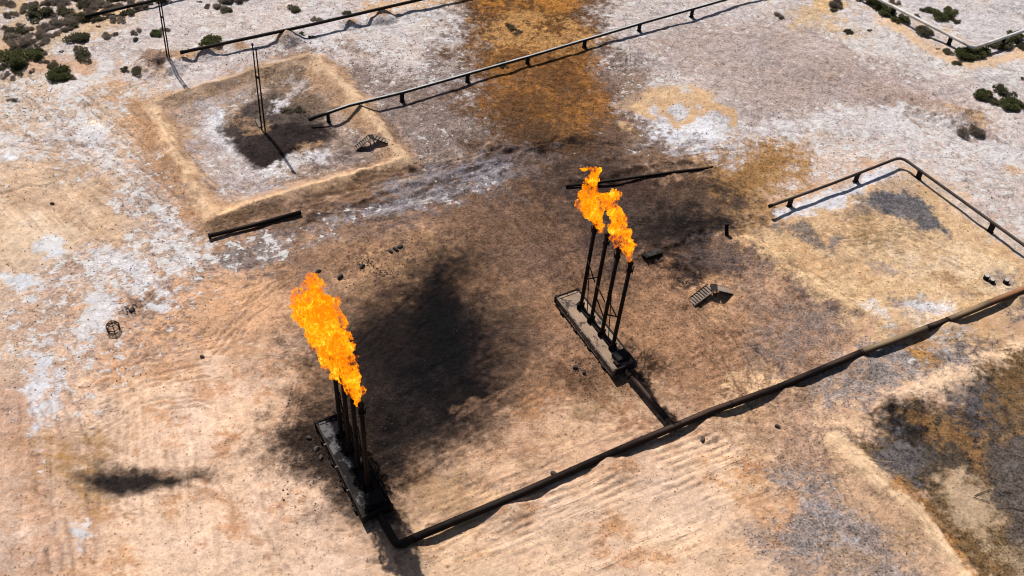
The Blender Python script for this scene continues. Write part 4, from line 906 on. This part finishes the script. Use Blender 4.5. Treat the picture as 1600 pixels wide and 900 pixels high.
# middle pipeline
Z2 = 1.35; a, b_ = (488, 184.5), (1150, -2)
q = [at(488, 185, Z2 - .5), at(545, 165, Z2), at(628, 145, Z2), at(825, 89, Z2), at(1000, 37, Z2), at(1160, -8, Z2), at(1400, -80, Z2)]
R2, inv2 = pipeline('pipeline', 'long silver pipe with a sunlit top on posts from the bermed pit across the brown oil strip', [('pipe', q, .22, M_pgrey), ('open_end', [q[0] + (q[0] - q[1]).normalized() * .5, q[0]], .27, M_pdark)])
posts(R2, inv2, [(628, 145), (730.7, 116), (824.7, 89), (914, 63), (1000, 37), (1082.6, 13.5)], Z2, M_post, ((628, 145), (1000, 37)))
posts(R2, inv2, [(512, 176)], Z2 - .25, M_post, ((488, 185), (545, 165)), .4)
# upper left pipeline on heaps
Z3 = 1.45
q = [at(283, 82, Z3 - .35), at(330, 72, Z3 - .1), at(480, 40, Z3), at(597, 13, Z3), at(680, -6, Z3), at(820, -45, Z3)]
pipeline('pipeline', 'thin dark pipe resting on small sand heaps behind the bermed pit', [('pipe', q, .24, M_pthin), ('open_end', [q[0] + (q[0] - q[1]).normalized() * .15, q[0] + (q[1] - q[0]).normalized() * .3], .29, M_pthin)])
q = [at(133, 26, .5), at(200, 10, .6), at(236, 2, .7), at(300, -14, .7)]
pipeline('pipeline', 'short dark pipe among the scrub at the top left edge', [('pipe', q, .24, M_pthin), ('open_end', [q[0] + (q[0] - q[1]).normalized() * .1, q[0] + (q[1] - q[0]).normalized() * .3], .29, M_pthin)])
# elbow pipe, right
Z4 = 1.45
q = bend([at(1203, 322, Z4), at(1300, 287, Z4), at(1408, 245, Z4), at(1500, 311, Z4), at(1604, 386, Z4), at(1645, 416, Z4)], 1.2, 4)
R4, inv4 = pipeline('pipeline', 'dark red-brown pipe on posts bent round the corner of the right-hand pond', [('pipe', q, .19, M_rustthin), ('open_end', [q[0] + (q[0] - q[1]).normalized() * .1, q[0] + (q[1] - q[0]).normalized() * .3], .24, M_pthin)])
posts(R4, inv4, [(1237, 309), (1341, 271)], Z4, M_post, ((1203, 322), (1408, 245)), .7)
posts(R4, inv4, [(1439, 267), (1553, 349)], Z4, M_post, ((1408, 245), (1600, 383)), .7)
# white pipe, top right
Z5 = 1.45
q = bend([at(1240, -70, Z5), at(1370, -3, Z5), at(1522, 75, Z5), at(1600, 48, Z5), at(1760, -8, Z5)], .9, 4)
R5, inv5 = pipeline('pipeline', 'white pipe on blue-black posts with a V bend among bushes at the top right', [('pipe', q, .26, M_pwhite)])
posts(R5, inv5, [(1398, 11), (1487, 57)], Z5, M_post, ((1370, -3), (1522, 75)), .6)
posts(R5, inv5, [(1571, 58)], Z5, M_post, ((1522, 75), (1600, 48)), .6)
# loose lengths
q = [at(326, 369, .35), at(395, 352, .40), at(470, 331.5, .38)]
pipeline('pipeline', 'short loose dark pipe lying below the corner of the bermed pit', [('pipe', q, .26, M_pdark), ('open_end', [q[0] - (q[1] - q[0]).normalized() * .05, q[0] + (q[1] - q[0]).normalized() * .25], .34, M_pdark)])
q = [at(884, 291, .15), at(950, 283, .45), at(1000, 276, .55), at(1060, 268, .5), at(1105, 263, .4), at(1118, 260, .1)]
pipeline('pipeline', 'half-buried black pipe behind the farther flare', [('pipe', q, .19, M_pdark)])

# ------------------------------------------------------------------ twin poles
def twin(name, b1, t1, b2, t2, label, hz):
    P1, P2 = ground(*b1), ground(*b2); R = empty(name, (P1.x, P1.y, P1.z)); tag(R, label, 'pole', 'twin slim vent poles'); o = Vector(R.location)
    for Pb, t, h in ((P1, t1, hz[0]), (P2, t2, hz[1])):
        T = plane_dir(Pb, t, h); b = MB(); b.tube([Pb - o - Vector((0, 0, .2)), T - o], .085, 8, rad=[.10, .085]); b.tube([T - o, T - o + (T - Pb).normalized() * .25], .15, 8); b.build('pole', M_pthin, R)
    for f_ in (.66,):
        A = P1 + (plane_dir(P1, t1, hz[0]) - P1) * f_; B = P2 + (plane_dir(P2, t2, hz[1]) - P2) * (f_ * hz[0] / hz[1] * .96)
        b = MB(); b.tube([A - o, B - o], .07, 6); b.box(((A + B) / 2 - o)[:], (.25, .25, .25)); b.build('bracket', M_pthin, R)
    return R, o
def plane_dir(B, t, h):
    T = at(t[0], t[1], B.z + h)
    # keep the pole nearly upright: lean at most what the photo shows sideways
    return Vector((B.x + max(-.5, min(.5, T.x - B.x)), B.y + max(-.3, min(.3, T.y - B.y)), B.z + h))
Rp, op_ = twin('twin_pole', (409, 203), (394.5, 71), (414.5, 206), (400, 78), 'pair of tall slim black poles standing in the bermed pit', (12.6, 12.2))
b = MB(); g = ground(406, 197) - op_; b.box((g.x - .1, g.y, g.z + .3), (1.5, .5, .5), rz=math.radians(-57), ry=.25, bevel=.05); b.build('footing', M_wood, Rp)
Rq, oq = twin('twin_pole', (261, 88), (246.5, -8), (264.5, 89), (250, -6), 'pair of tall slim black poles at the top left edge, beside a gravel heap', (9.6, 9.3))

# ------------------------------------------------------------------ stiles over the banks
def stile(l0, l1, r0, r1, apexl, apexr, label, zt, w, steps):
    A = ground(*l0); T = at(*apexl, zt); U = at(*apexr, zt); D = ground(*r0)
    R = empty('stile', (T.x, T.y, 0)); tag(R, label, 'stile', 'steel stiles over the earth banks'); o = Vector(R.location)
    def flight(P0, P1, n):
        d = P1 - P0; s_ = Vector((-d.y, d.x, 0)).normalized()
        for sg in (-1, 1):
            b = MB(); b.tube([P0 + s_ * sg * w / 2 - o, P1 + s_ * sg * w / 2 - o], .10, 4); b.build('side_rail', M_soot if sg > 0 else M_wood, R)
        rz = math.atan2(d.y, d.x)
        b = MB(); c = (P0 + P1) / 2 - o; b.box((c.x, c.y, c.z - .06), (d.length, w * .9, .03), rz=rz, ry=-math.atan2(d.z, math.hypot(d.x, d.y))); b.build('ramp_plate', M_skid, R)
        b = MB()
        for i in range(n):
            c = P0 + d * ((i + .5) / n); b.box((c - o)[:], (d.length / n * .74, w * .96, .06), rz=rz)
        b.build('treads', M_wood, R)
    flight(A, T, steps); flight(D, U, max(4, steps - 3))
    c = (T + U) / 2 - o; d = U - T; b = MB(); b.box((c.x, c.y, zt + .02), (max(.5, d.length + .1), w * 1.02, .07), rz=math.atan2(d.y, d.x)); b.build('landing', M_skid, R)
    for q_ in (T, U):
        s_ = Vector((-(U - T).y, (U - T).x, 0)).normalized() if (U - T).length > .01 else Vector((0, 1, 0))
        for sg in (-1, 1):
            p = q_ + s_ * sg * w * .45; h = zt - gz(p.x, p.y) + .15
            b = MB(); b.box((p.x - o.x, p.y - o.y, zt - h / 2), (.08, .08, h)); b.build('leg', M_soot, R)
stile((1080, 473), None, (1141, 455), None, (1111, 449), (1120, 450), 'small steel stepped stile on the sand right of the farther flare', 1.15, 1.15, 9)
stile((555, 233), None, (607, 222), None, (577, 214), (583, 213), 'small rusty stepped stile crossing the bank of the bermed pit', 1.1, .8, 8)

# ------------------------------------------------------------------ small things
# wire cage
g = ground(178, 516); R = empty('wire_cage', g); tag(R, 'rusty hexagonal wire cage lying on the salty ground at the left', 'cage')
bm = bmesh.new(); 
def ringp(r, z, n=6, a0=0): return [Vector((r * math.cos(a0 + i * 2 * math.pi / n), r * math.sin(a0 + i * 2 * math.pi / n), z)) for i in range(n)]
A, B_, Cc = ringp(.55, -.05), ringp(.75, .5), ringp(.45, 1.05)
for (nm, segs) in tuple(('frame_hoop', [(r[i], r[(i + 1) % 6]) for i in range(6)]) for r in (A, B_, Cc)) + (('frame_bars', [(A[i], B_[i]) for i in range(6)] + [(B_[i], Cc[i]) for i in range(6)] + [(Cc[0], Cc[3]), (Cc[1], Cc[4]), (A[0], A[3])]),):
    b = MB()
    for p, q_ in segs: b.tube([p, q_], .05, 5)
    b.build(nm, M_pthin, R)
# curved pipe stub
g = ground(1134, 365); R = empty('pipe_stub', g); tag(R, 'short black curved pipe stub standing on pale sand near the corner pipe', 'pipe stub')
b = MB(); b.tube(bend([(0.1, -.3, 0), (0, 0, .5), (-.1, .25, 1.25)], .5), .24, 12); b.build('tube', M_soot, R)
b = MB(); b.tube([(-.09, .23, 1.2), (-.12, .29, 1.33)], .3, 12); b.build('flange', M_soot, R)
# wrecked trough
g = ground(1010, 402); g2 = ground(1031, 393); R = empty('scrap_trough', g); tag(R, 'wrecked sooty metal trough half buried in black ash behind the far flare', 'scrap')
d = g2 - g; rz = math.atan2(d.y, d.x); L_ = d.length
b = MB(); b.box((d.x / 2, d.y / 2, .35), (L_, .7, .05), rz=rz, rx=.45, bevel=.02); b.build('plate', M_plate, R)
b = MB(); b.box((d.x / 2 + .25, d.y / 2 - .4, .25), (L_, .08, .55), rz=rz); b.build('side_panel', M_soot, R)
b = MB(); b.box((-.1, -.1, .2), (.5, .8, .45), rz=rz + .3, bevel=.05); b.build('end_box', M_soot, R)
# drums
for i, (x, y, s_, lb) in enumerate([(1540, 436, .62, 'white-capped dark drum, farthest left of three beside the thick rusty pipe'), (1549, 441, .5, 'low white-capped drum, middle of the three beside the thick rusty pipe'), (1571, 442, .55, 'white-capped drum standing apart, rightmost of the three above the rusty pipe')]):
    g = ground(x, y); R = empty('drum', g); tag(R, lb, 'drum', 'white-capped drums'); R.rotation_euler.z = i
    b = MB(); b.tube([(0, 0, -.05), (0, 0, s_ * .8)], .34, 10); b.build('barrel', M_soot, R)
    b = MB(); b.tube([(0, 0, s_ * .8), (0, 0, s_ * .8 + .10)], .27, 8); b.build('cap', M_white, R)
# stones and scrap blocks
def stone_mesh(seed, n=2):
    r = random.Random(seed); bm = bmesh.new(); bmesh.ops.create_icosphere(bm, subdivisions=n, radius=1)
    for k in range(7):
        nrm = Vector((r.gauss(0, 1), r.gauss(0, 1), r.gauss(0, 1))).normalized(); dd = r.uniform(.45, .8)
        for v in bm.verts:
            e_ = v.co.dot(nrm) - dd
            if e_ > 0: v.co -= nrm * e_
    me_ = bpy.data.meshes.new('rock'); bm.to_mesh(me_); bm.free(); me_.materials.append(M_stone); return me_
SM = [stone_mesh(i) for i in range(5)]
ST = [(497, 425, .42, 'dark block on bare sand just above the tip of the largest flame'), (531, 433, .5, 'angular dark block right of the largest flame tip'), (618, 390, .46, 'larger black rock in the cluster on the sand above the dark patch'), (625, 386, .4, 'smaller black rock at the right of the cluster above the dark patch'),
      (610, 393, .35, 'left flat rock of the cluster above the dark patch'), (566, 417, .42, 'black rock amid dark crumbs between the cluster and the flame'), (1097, 688, .42, 'black block on the sand just below the thick pipe near its branch'), (1214, 667, .35, 'small black rock below the thick pipe, right part'),
      (1001, 686, .4, 'black block leaning at the thick pipe, left of its branch'), (865, 741, .38, 'small pale-brown rock touching the upper side of the thick pipe'), (495, 702, .36, 'upper black block left of the sooty skid'), (501, 716, .36, 'lower black block left of the sooty skid'),
      (482, 685, .34, 'black lump on the sooty ground left of the skid, farthest from it'), (206, 485, .4, 'dark stone on salty ground above the wire cage'), (316, 558, .28, 'tiny dark stone on open sand left of the largest flame'), (212, 63, .5, 'dark stone between bushes near the top left poles'),
      (810, 48, .3, 'small dark rock beside a bush on the brown oil strip'), (898, 575, .35, 'dark rock on the sand left of the farther skid'), (912, 582, .28, 'smaller dark rock left of the farther skid'), (82, 319, .3, 'small dark stone on tan ground above the round salt patch')]
for i, (x, y, s_, lb) in enumerate(ST):
    g = ground(x, y); o = bpy.data.objects.new('rock', SM[i % 5]); COL.objects.link(o); o.location = g + Vector((0, 0, s_ * .25)); o.scale = (s_, s_ * .85, s_ * .6); o.rotation_euler = (0, 0, i * 1.3)
    tag(o, lb, 'rock', 'dark rocks and blocks on the sand')
# uncountable pebbles as one object
rng = np.random.default_rng(5); pv, pf = [], []
unit = np.array([(1, 0, 0), (0, 1, 0), (-1, 0, 0), (0, -1, 0), (.1, .1, .7), (0, 0, -.5)]); uf = [(0, 1, 4), (1, 2, 4), (2, 3, 4), (3, 0, 4), (1, 0, 5), (2, 1, 5), (3, 2, 5), (0, 3, 5)]
spots = []
def scatter(n, x0, x1, y0, y1, s0, s1):
    for _ in range(n): spots.append((rng.uniform(x0, x1), rng.uniform(y0, y1), rng.uniform(s0, s1) ** 1))
scatter(500, 0, 300, 50, 300, .05, .17); scatter(220, 10, 100, 120, 190, .06, .18); scatter(500, 240, 720, 0, 110, .07, .2); scatter(500, 560, 760, 60, 260, .06, .18); scatter(700, 950, 1600, 0, 320, .06, .18); scatter(300, 0, 330, 300, 620, .06, .18)
scatter(220, 440, 620, 620, 800, .06, .2); scatter(180, 540, 700, 370, 450, .06, .2); scatter(300, 120, 520, 560, 900, .04, .09); scatter(300, 620, 1200, 560, 900, .04, .10); scatter(500, 1100, 1600, 420, 900, .05, .14); scatter(400, 340, 620, 110, 300, .05, .14); scatter(300, 700, 1200, 250, 560, .05, .14); scatter(120, 890, 1020, 540, 620, .06, .2)
for c0 in [(575, 412, 14, 6), (600, 428, 14, 6), (905, 574, 14, 10), (490, 700, 14, 18), (1070, 440, 12, 8), (205, 482, 12, 8)]:
    for _ in range(60): spots.append((rng.normal(c0[0], c0[2] * .6), rng.normal(c0[1], c0[3] * .6), rng.uniform(.05, .2)))
sx = np.array([tuple(at(x, y)[:2]) for x, y, s_ in spots]); sz = terrain(sx[:, 0].copy(), sx[:, 1].copy()); ss = np.array([s_ for *_, s_ in spots])
for i in range(len(spots)):
    an = rng.uniform(0, 6.28); c_, s2 = math.cos(an), math.sin(an); u_ = unit * (rng.uniform(.7, 1.3, (6, 3))) * ss[i] * .62
    w_ = np.stack([u_[:, 0] * c_ - u_[:, 1] * s2, u_[:, 0] * s2 + u_[:, 1] * c_, u_[:, 2]], 1) + (sx[i, 0], sx[i, 1], sz[i] + ss[i] * .12)
    pf += [tuple(k + len(pv) for k in f) for f in uf]; pv += w_.tolist()
me_ = bpy.data.meshes.new('pebbles'); me_.from_pydata(pv, [], pf); me_.materials.append(M_stone); o = bpy.data.objects.new('pebbles', me_); COL.objects.link(o)
tag(o, 'small dark pebbles and clods scattered over the desert floor', 'pebbles', kind='stuff')
# dry twigs
for (pts, lb) in (([(1522, 776), (1535, 770), (1547, 766)], 'longer thin dark stick on the pale patch at the bottom right'), ([(1520, 778), (1534, 782), (1546, 786)], 'lower thin dark stick on the pale patch at the bottom right'), ([(1574, 793), (1590, 797), (1600, 799)], 'thin dark stick on the dark gravel at the right edge')):
    P0 = ground(*pts[0]); b = MB(); b.tube([ground(*p, .12) - P0 for p in pts], .035, 5); o = b.build('stick', M_pthin); o.location = P0; tag(o, lb, 'stick', 'thin sticks at the bottom right')

# ------------------------------------------------------------------ bushes
def leaf_mat(name, c1, c2, c3):
    s = NT(name); oi = s.n('ShaderNodeObjectInfo').outputs['Random']; p = s.obj()
    n = s.noise(s.pos(), 2.2, 3, .6); n2 = s.noise(s.pos(), 14, 2, .6)
    c = s.mix(s.rng(n, .35, .65), c1, c2); c = s.mix(s.rng(n2, .5, .75), c, c3)
    hsv = s.n('ShaderNodeHueSaturation', {'Color': c, 'Value': s.rng(oi, 0, 1, .75, 1.25)}).outputs[0]
    sh = s.n('ShaderNodeBsdfPrincipled', {'Base Color': hsv, 'Roughness': .85}); sh.inputs['Specular IOR Level'].default_value = .1
    tr = s.n('ShaderNodeBsdfTranslucent', {'Color': hsv}); mx = s.n('ShaderNodeMixShader', {0: .42, 1: sh.outputs[0], 2: tr.outputs[0]})
    return s.surf(mx.outputs[0])
LG = leaf_mat('green_scrub_leaves', (.085, .095, .034), (.13, .135, .055), (.19, .18, .09))
LD = leaf_mat('dry_scrub_twigs', (.19, .155, .125), (.27, .22, .18), (.34, .29, .23))
LM = leaf_mat('olive_scrub_leaves', (.095, .088, .055), (.15, .135, .08), (.21, .18, .12))
M_twig = steel('scrub_stem', (.06, .045, .035), (.09, .07, .05), .9, 0, 4)
def bush_mesh(seed, mat, dens, dry):
    """unit bush, about 2 m across: crowded leaf blades over ragged lobes, on a fan of stems"""
    r = random.Random(seed); v, f, mi = [], [], []
    lobes = [(r.uniform(-.75, .75), r.uniform(-.6, .6), r.uniform(.08, .4), r.uniform(.2, .46)) for _ in range(10)]
    for lx, ly, lz, lr in lobes:
        for _ in range(int(dens * lr * lr * 10)):
            d = Vector((r.gauss(0, 1), r.gauss(0, 1), r.gauss(0, .8) + .3)).normalized() * lr * r.uniform(.45, 1.18)
            c = Vector((lx, ly, lz)) + d
            if c.z < 0: c.z = r.uniform(0, .15)
            ax = (d.normalized() + Vector((r.gauss(0, .5), r.gauss(0, .5), r.gauss(0, .5) + .4))).normalized(); sd = ax.cross(Vector((r.gauss(0, 1), r.gauss(0, 1), r.gauss(0, 1)))).normalized()
            L_ = r.uniform(.09, .2) * (1.3 if dry else 1); w_ = L_ * (.10 if dry else .34); n0 = len(v)
            v += [tuple(c - ax * L_ * .5), tuple(c + sd * w_), tuple(c + ax * L_ * .5), tuple(c - sd * w_)]; f.append((n0, n0 + 1, n0 + 2, n0 + 3)); mi.append(0)
    for _ in range(26):
        lx, ly, lz, lr = r.choice(lobes); t = Vector((lx, ly, lz)) + Vector((r.gauss(0, .2), r.gauss(0, .2), r.uniform(.0, .35)))
        s_ = Vector((-t.y, t.x, 0)).normalized() * .02; n0 = len(v); v += [tuple(s_), tuple(-s_), tuple(t - s_ * .4), tuple(t + s_ * .4)]; f.append((n0, n0 + 1, n0 + 2, n0 + 3)); mi.append(1)
        n0 = len(v); s2 = Vector((0, 0, .02)); v += [tuple(s2), tuple(-s2), tuple(t - s2 * .4), tuple(t + s2 * .4)]; f.append((n0, n0 + 1, n0 + 2, n0 + 3)); mi.append(1)
    me_ = bpy.data.meshes.new('bush'); me_.from_pydata(v, [], f); me_.materials.append(mat); me_.materials.append(M_twig); me_.polygons.foreach_set('material_index', mi); return me_
BM = {'g': [bush_mesh(i, LG, 200, False) for i in range(4)], 'm': [bush_mesh(20 + i, LM, 170, False) for i in range(4)], 'd': [bush_mesh(40 + i, LD, 330, True) for i in range(4)]}
KIND = {'g': 'green', 'm': 'dark olive', 'd': 'dry grey-brown'}
BU = [  # x, y (foot), width px, kind, label (None = shares its cluster's label)
    (55, 34, 44, 'm', 'largest rounded bush near the top left corner'), (87, 126, 42, 'g', 'big round green bush, lowest at the top left, above the pale streak'), (125, 96, 36, 'm', 'dense dark oval bush on tan sand at the top left'),
    (118, 68, 34, 'm', 'wide dark green bush above the oval one at the top left'), (12, 104, 46, 'g', None), (40, 95, 36, 'g', None), (56, 92, 26, 'g', None), (26, 72, 40, 'd', 'broad grey heap-like dry bush at the left edge above the green clump'), (24, 56, 30, 'm', None), (10, 62, 22, 'm', None), (8, 12, 26, 'd', None), (6, 48, 16, 'd', None),
    (14, 28, 20, 'd', None), (24, 116, 24, 'm', 'small dark bush below the green clump at the left edge'), (20, 124, 13, 'd', None), (2, 124, 14, 'd', None), (2, 108, 14, 'm', None), (49, 114, 12, 'd', 'tiny pale dry tuft left of the big round green bush'), (80, 106, 19, 'm', 'small dark bush directly behind the big round green bush'), (113, 123, 13, 'd', 'small dry tuft touching the big round green bush on its right'),
    (64, 50, 24, 'd', None), (78, 45, 26, 'd', None), (92, 42, 28, 'd', None), (110, 36, 28, 'd', None), (122, 34, 26, 'm', None), (100, 24, 24, 'm', None), (128, 13, 22, 'm', None), (90, 10, 26, 'd', None), (106, 5, 28, 'd', None), (121, 2, 20, 'm', None),
    (150, 8, 24, 'd', None), (141, 22, 22, 'd', None), (165, 23, 20, 'd', None), (160, 12, 24, 'd', None), (181, 14, 22, 'd', None), (136, 20, 16, 'd', None), (175, 4, 20, 'm', None), (146, 34, 19, 'm', 'dark bush just below the short dark pipe, left one'), (180, 36, 24, 'd', 'dry bush below the middle of the short dark pipe'), (198, 23, 24, 'm', 'dark bush touching the short dark pipe near the poles'),
    (218, 13, 22, 'd', None), (248, 5, 32, 'm', 'bush at the upper edge where the short pipe meets the poles'), (153, 43, 8, 'd', None), (59, 74, 14, 'd', None), (68, 68, 18, 'd', None), (64, 86, 17, 'd', None), (46, 84, 18, 'd', None), (50, 58, 20, 'd', None), (74, 60, 16, 'd', None), (40, 50, 18, 'd', None), (95, 82, 7, 'd', 'tiny dark tuft left of the pale flats at the top left'), (121, 78, 14, 'd', 'small grey tuft at the foot of the wide dark green bush'),
    (18, 159, 14, 'm', 'lone small dark tuft on white ground at the left edge'), (165, 60, 19, 'd', 'pinkish dry tuft, left of a close pair right of the wide green bush'), (179, 56, 11, 'd', 'smaller dry tuft, right of the close pair'), (213, 53, 16, 'd', 'round dry bush left of the green bush under the poles'), (243, 57, 20, 'g', 'round green bush beside the twin poles, top left'), (257, 50, 15, 'd', 'dry bush touching the twin poles at the top left'),
    (195, 113, 15, 'm', 'small dark bush, left of the pair below the gravel heap'), (213, 117, 21, 'm', 'larger dark bush, right of the pair below the gravel heap'), (357, 6, 34, 'd', 'wide grey bush at the top edge above the pit'), (376, 4, 20, 'd', 'grey bush at the top edge, right of the wide grey one'), (342, 15, 22, 'd', 'grey bush, left of two below the wide grey one at the top'), (353, 20, 18, 'm', 'dark bush, right of two below the wide grey one at the top'), (324, 12, 13, 'd', 'small dry tuft left of the grey bushes at the top edge'),
    (311, 4, 8, 'd', 'tiny dry tuft alone at the top edge'), (458, 19, 22, 'm', 'lone round dark bush on pale ground above the thin dark pipe'), (541, 23, 15, 'm', 'small round bush just above the thin dark pipe'), (495, 35, 18, 'd', 'low dry bush behind the thin dark pipe'), (327, 72, 38, 'g', 'low wide green bush behind the end of the thin dark pipe'), (469, 54, 11, 'm', 'small tuft in the shadow of the thin pipe beside a sand heap'),
    (486, 60, 11, 'd', 'dry tuft right of a sand heap by the thin pipe'), (450, 178, 24, 'm', 'dark bush inside the bermed pit, left one'), (468, 176, 20, 'm', 'dark bush inside the bermed pit, right one'), (798, 46, 20, 'm', 'dark bush on the brown oil strip above the silver pipe'), (810, 53, 13, 'd', 'low dark tuft just below the bush on the brown oil strip'), (787, 106, 22, 'm', 'dark bush under the silver pipe on the oil strip'), (825, 38, 7, 'd', 'tiny dark tuft right of the bush on the brown oil strip'),
    (884, 140, 8, 'd', 'tiny tuft on the brown oil strip below the silver pipe'), (1308, 10, 26, 'd', 'dry grey bush at the top edge right of the sandy patch'), (1304, 19, 13, 'm', 'small dark bush at the foot of the dry grey bush, upper right'), (1217, 27, 16, 'd', 'dry brown tuft at the left end of the sandy patch, upper right'), (1346, 2, 26, 'm', None), (1364, 4, 24, 'm', None), (1373, 14, 34, 'g', None), (1388, 26, 30, 'g', None), (1409, 38, 28, 'g', 'green bush in the shadow of the white pipe, lowest of its row'),
    (1325, 53, 15, 'm', 'lone round dark bush on sand left of the white pipe'), (1359, 49, 8, 'd', 'tiny dark tuft left of the white pipe'), (1446, 57, 26, 'm', 'dark bush alone under the middle of the white pipe'), (1452, 21, 22, 'g', 'green bush, left of the group behind the white pipe'), (1470, 33, 34, 'g', 'largest green bush of the group behind the white pipe'), (1484, 22, 22, 'g', 'small green bush at the back of the group behind the white pipe'), (1496, 36, 16, 'm', 'small dark bush, right of the group behind the white pipe'), (1434, 29, 14, 'd', 'dry tuft touching the white pipe from behind'),
    (1482, 85, 16, 'm', 'small green bush left of the wide bush under the white bend'), (1467, 78, 7, 'd', 'tiny tuft below the last post before the white bend'), (1508, 93, 34, 'g', 'left half of the wide green clump under the white bend'), (1527, 92, 36, 'g', 'right half of the wide green clump under the white bend'), (1496, 102, 15, 'm', 'small dark tuft below the wide green clump'), (1556, 76, 22, 'm', None), (1570, 76, 28, 'm', None), (1589, 68, 30, 'g', None), (1602, 76, 24, 'm', None),
    (1538, 157, 30, 'g', 'round green bush, left of three at the right edge'), (1570, 152, 32, 'm', 'dark brownish bush, upper of three at the right edge'), (1578, 172, 34, 'g', 'wide green bush, lowest of three at the right edge'), (1597, 172, 24, 'g', 'green bush cut by the right edge beside two others'), (1556, 164, 18, 'm', 'small bush between the three at the right edge'), (1515, 216, 38, 'd', 'large round dry brown bush alone on pale ground at the right'), (1600, 126, 10, 'd', 'tiny dry tuft at the right edge above the three bushes'),
    (1400, 8, 16, 'd', None), (33, 20, 16, 'd', None), (44, 12, 18, 'd', None), (70, 20, 18, 'd', None), (82, 30, 16, 'd', None), (30, 42, 14, 'd', None), (62, 62, 14, 'm', None), (88, 55, 14, 'd', None), (102, 50, 16, 'd', None), (112, 46, 16, 'm', None), (136, 30, 14, 'd', None), (158, 32, 12, 'd', None), (172, 28, 14, 'd', None), (190, 30, 12, 'd', None), (205, 8, 20, 'd', None), (190, 2, 20, 'm', None), (228, 14, 14, 'd', None), (232, 6, 16, 'd', None), (75, 4, 20, 'd', None), (60, 10, 16, 'd', None), (138, 2, 20, 'd', None), (148, 16, 16, 'd', None), (50, 70, 18, 'd', None), (20, 84, 22, 'm', None), (34, 104, 18, 'm', None), (68, 100, 14, 'd', None), (10, 118, 12, 'd', None), (1340, -6, 24, 'd', None), (1545, 72, 12, 'd', None)]
rb = random.Random(4)
for i, (x, y, w, kd, lb) in enumerate(BU):
    g = ground(x, y); px_m = F / ((g - Vector((0, 0, H))).length); s_ = w / px_m / 2.05 * 1.06
    p = g + Vector((0, s_ * .55, 0))
    o = bpy.data.objects.new('bush', BM[kd][rb.randrange(4)]); COL.objects.link(o); o.location = (p.x, p.y, gz(p.x, p.y) - .05)
    o.scale = (s_, s_ * .9, s_ * rb.uniform(.55, .8)); o.rotation_euler = (0, 0, rb.uniform(0, 6.28))
    if lb is None:
        if x < 140 and 80 < y: lb = KIND[kd] + ' bush of the leafy clump cut by the left edge'
        elif x < 60: lb = KIND[kd] + ' bush of the scrub along the left edge, top corner'
        elif x < 260: lb = KIND[kd] + ' bush of the dense scrub left of the short dark pipe'
        elif x < 1450: lb = KIND[kd] + ' bush of the row in front of the upper end of the white pipe'
        else: lb = KIND[kd] + ' bush of the row below the right arm of the white pipe'
    tag(o, lb, 'bush', 'desert scrub bushes')
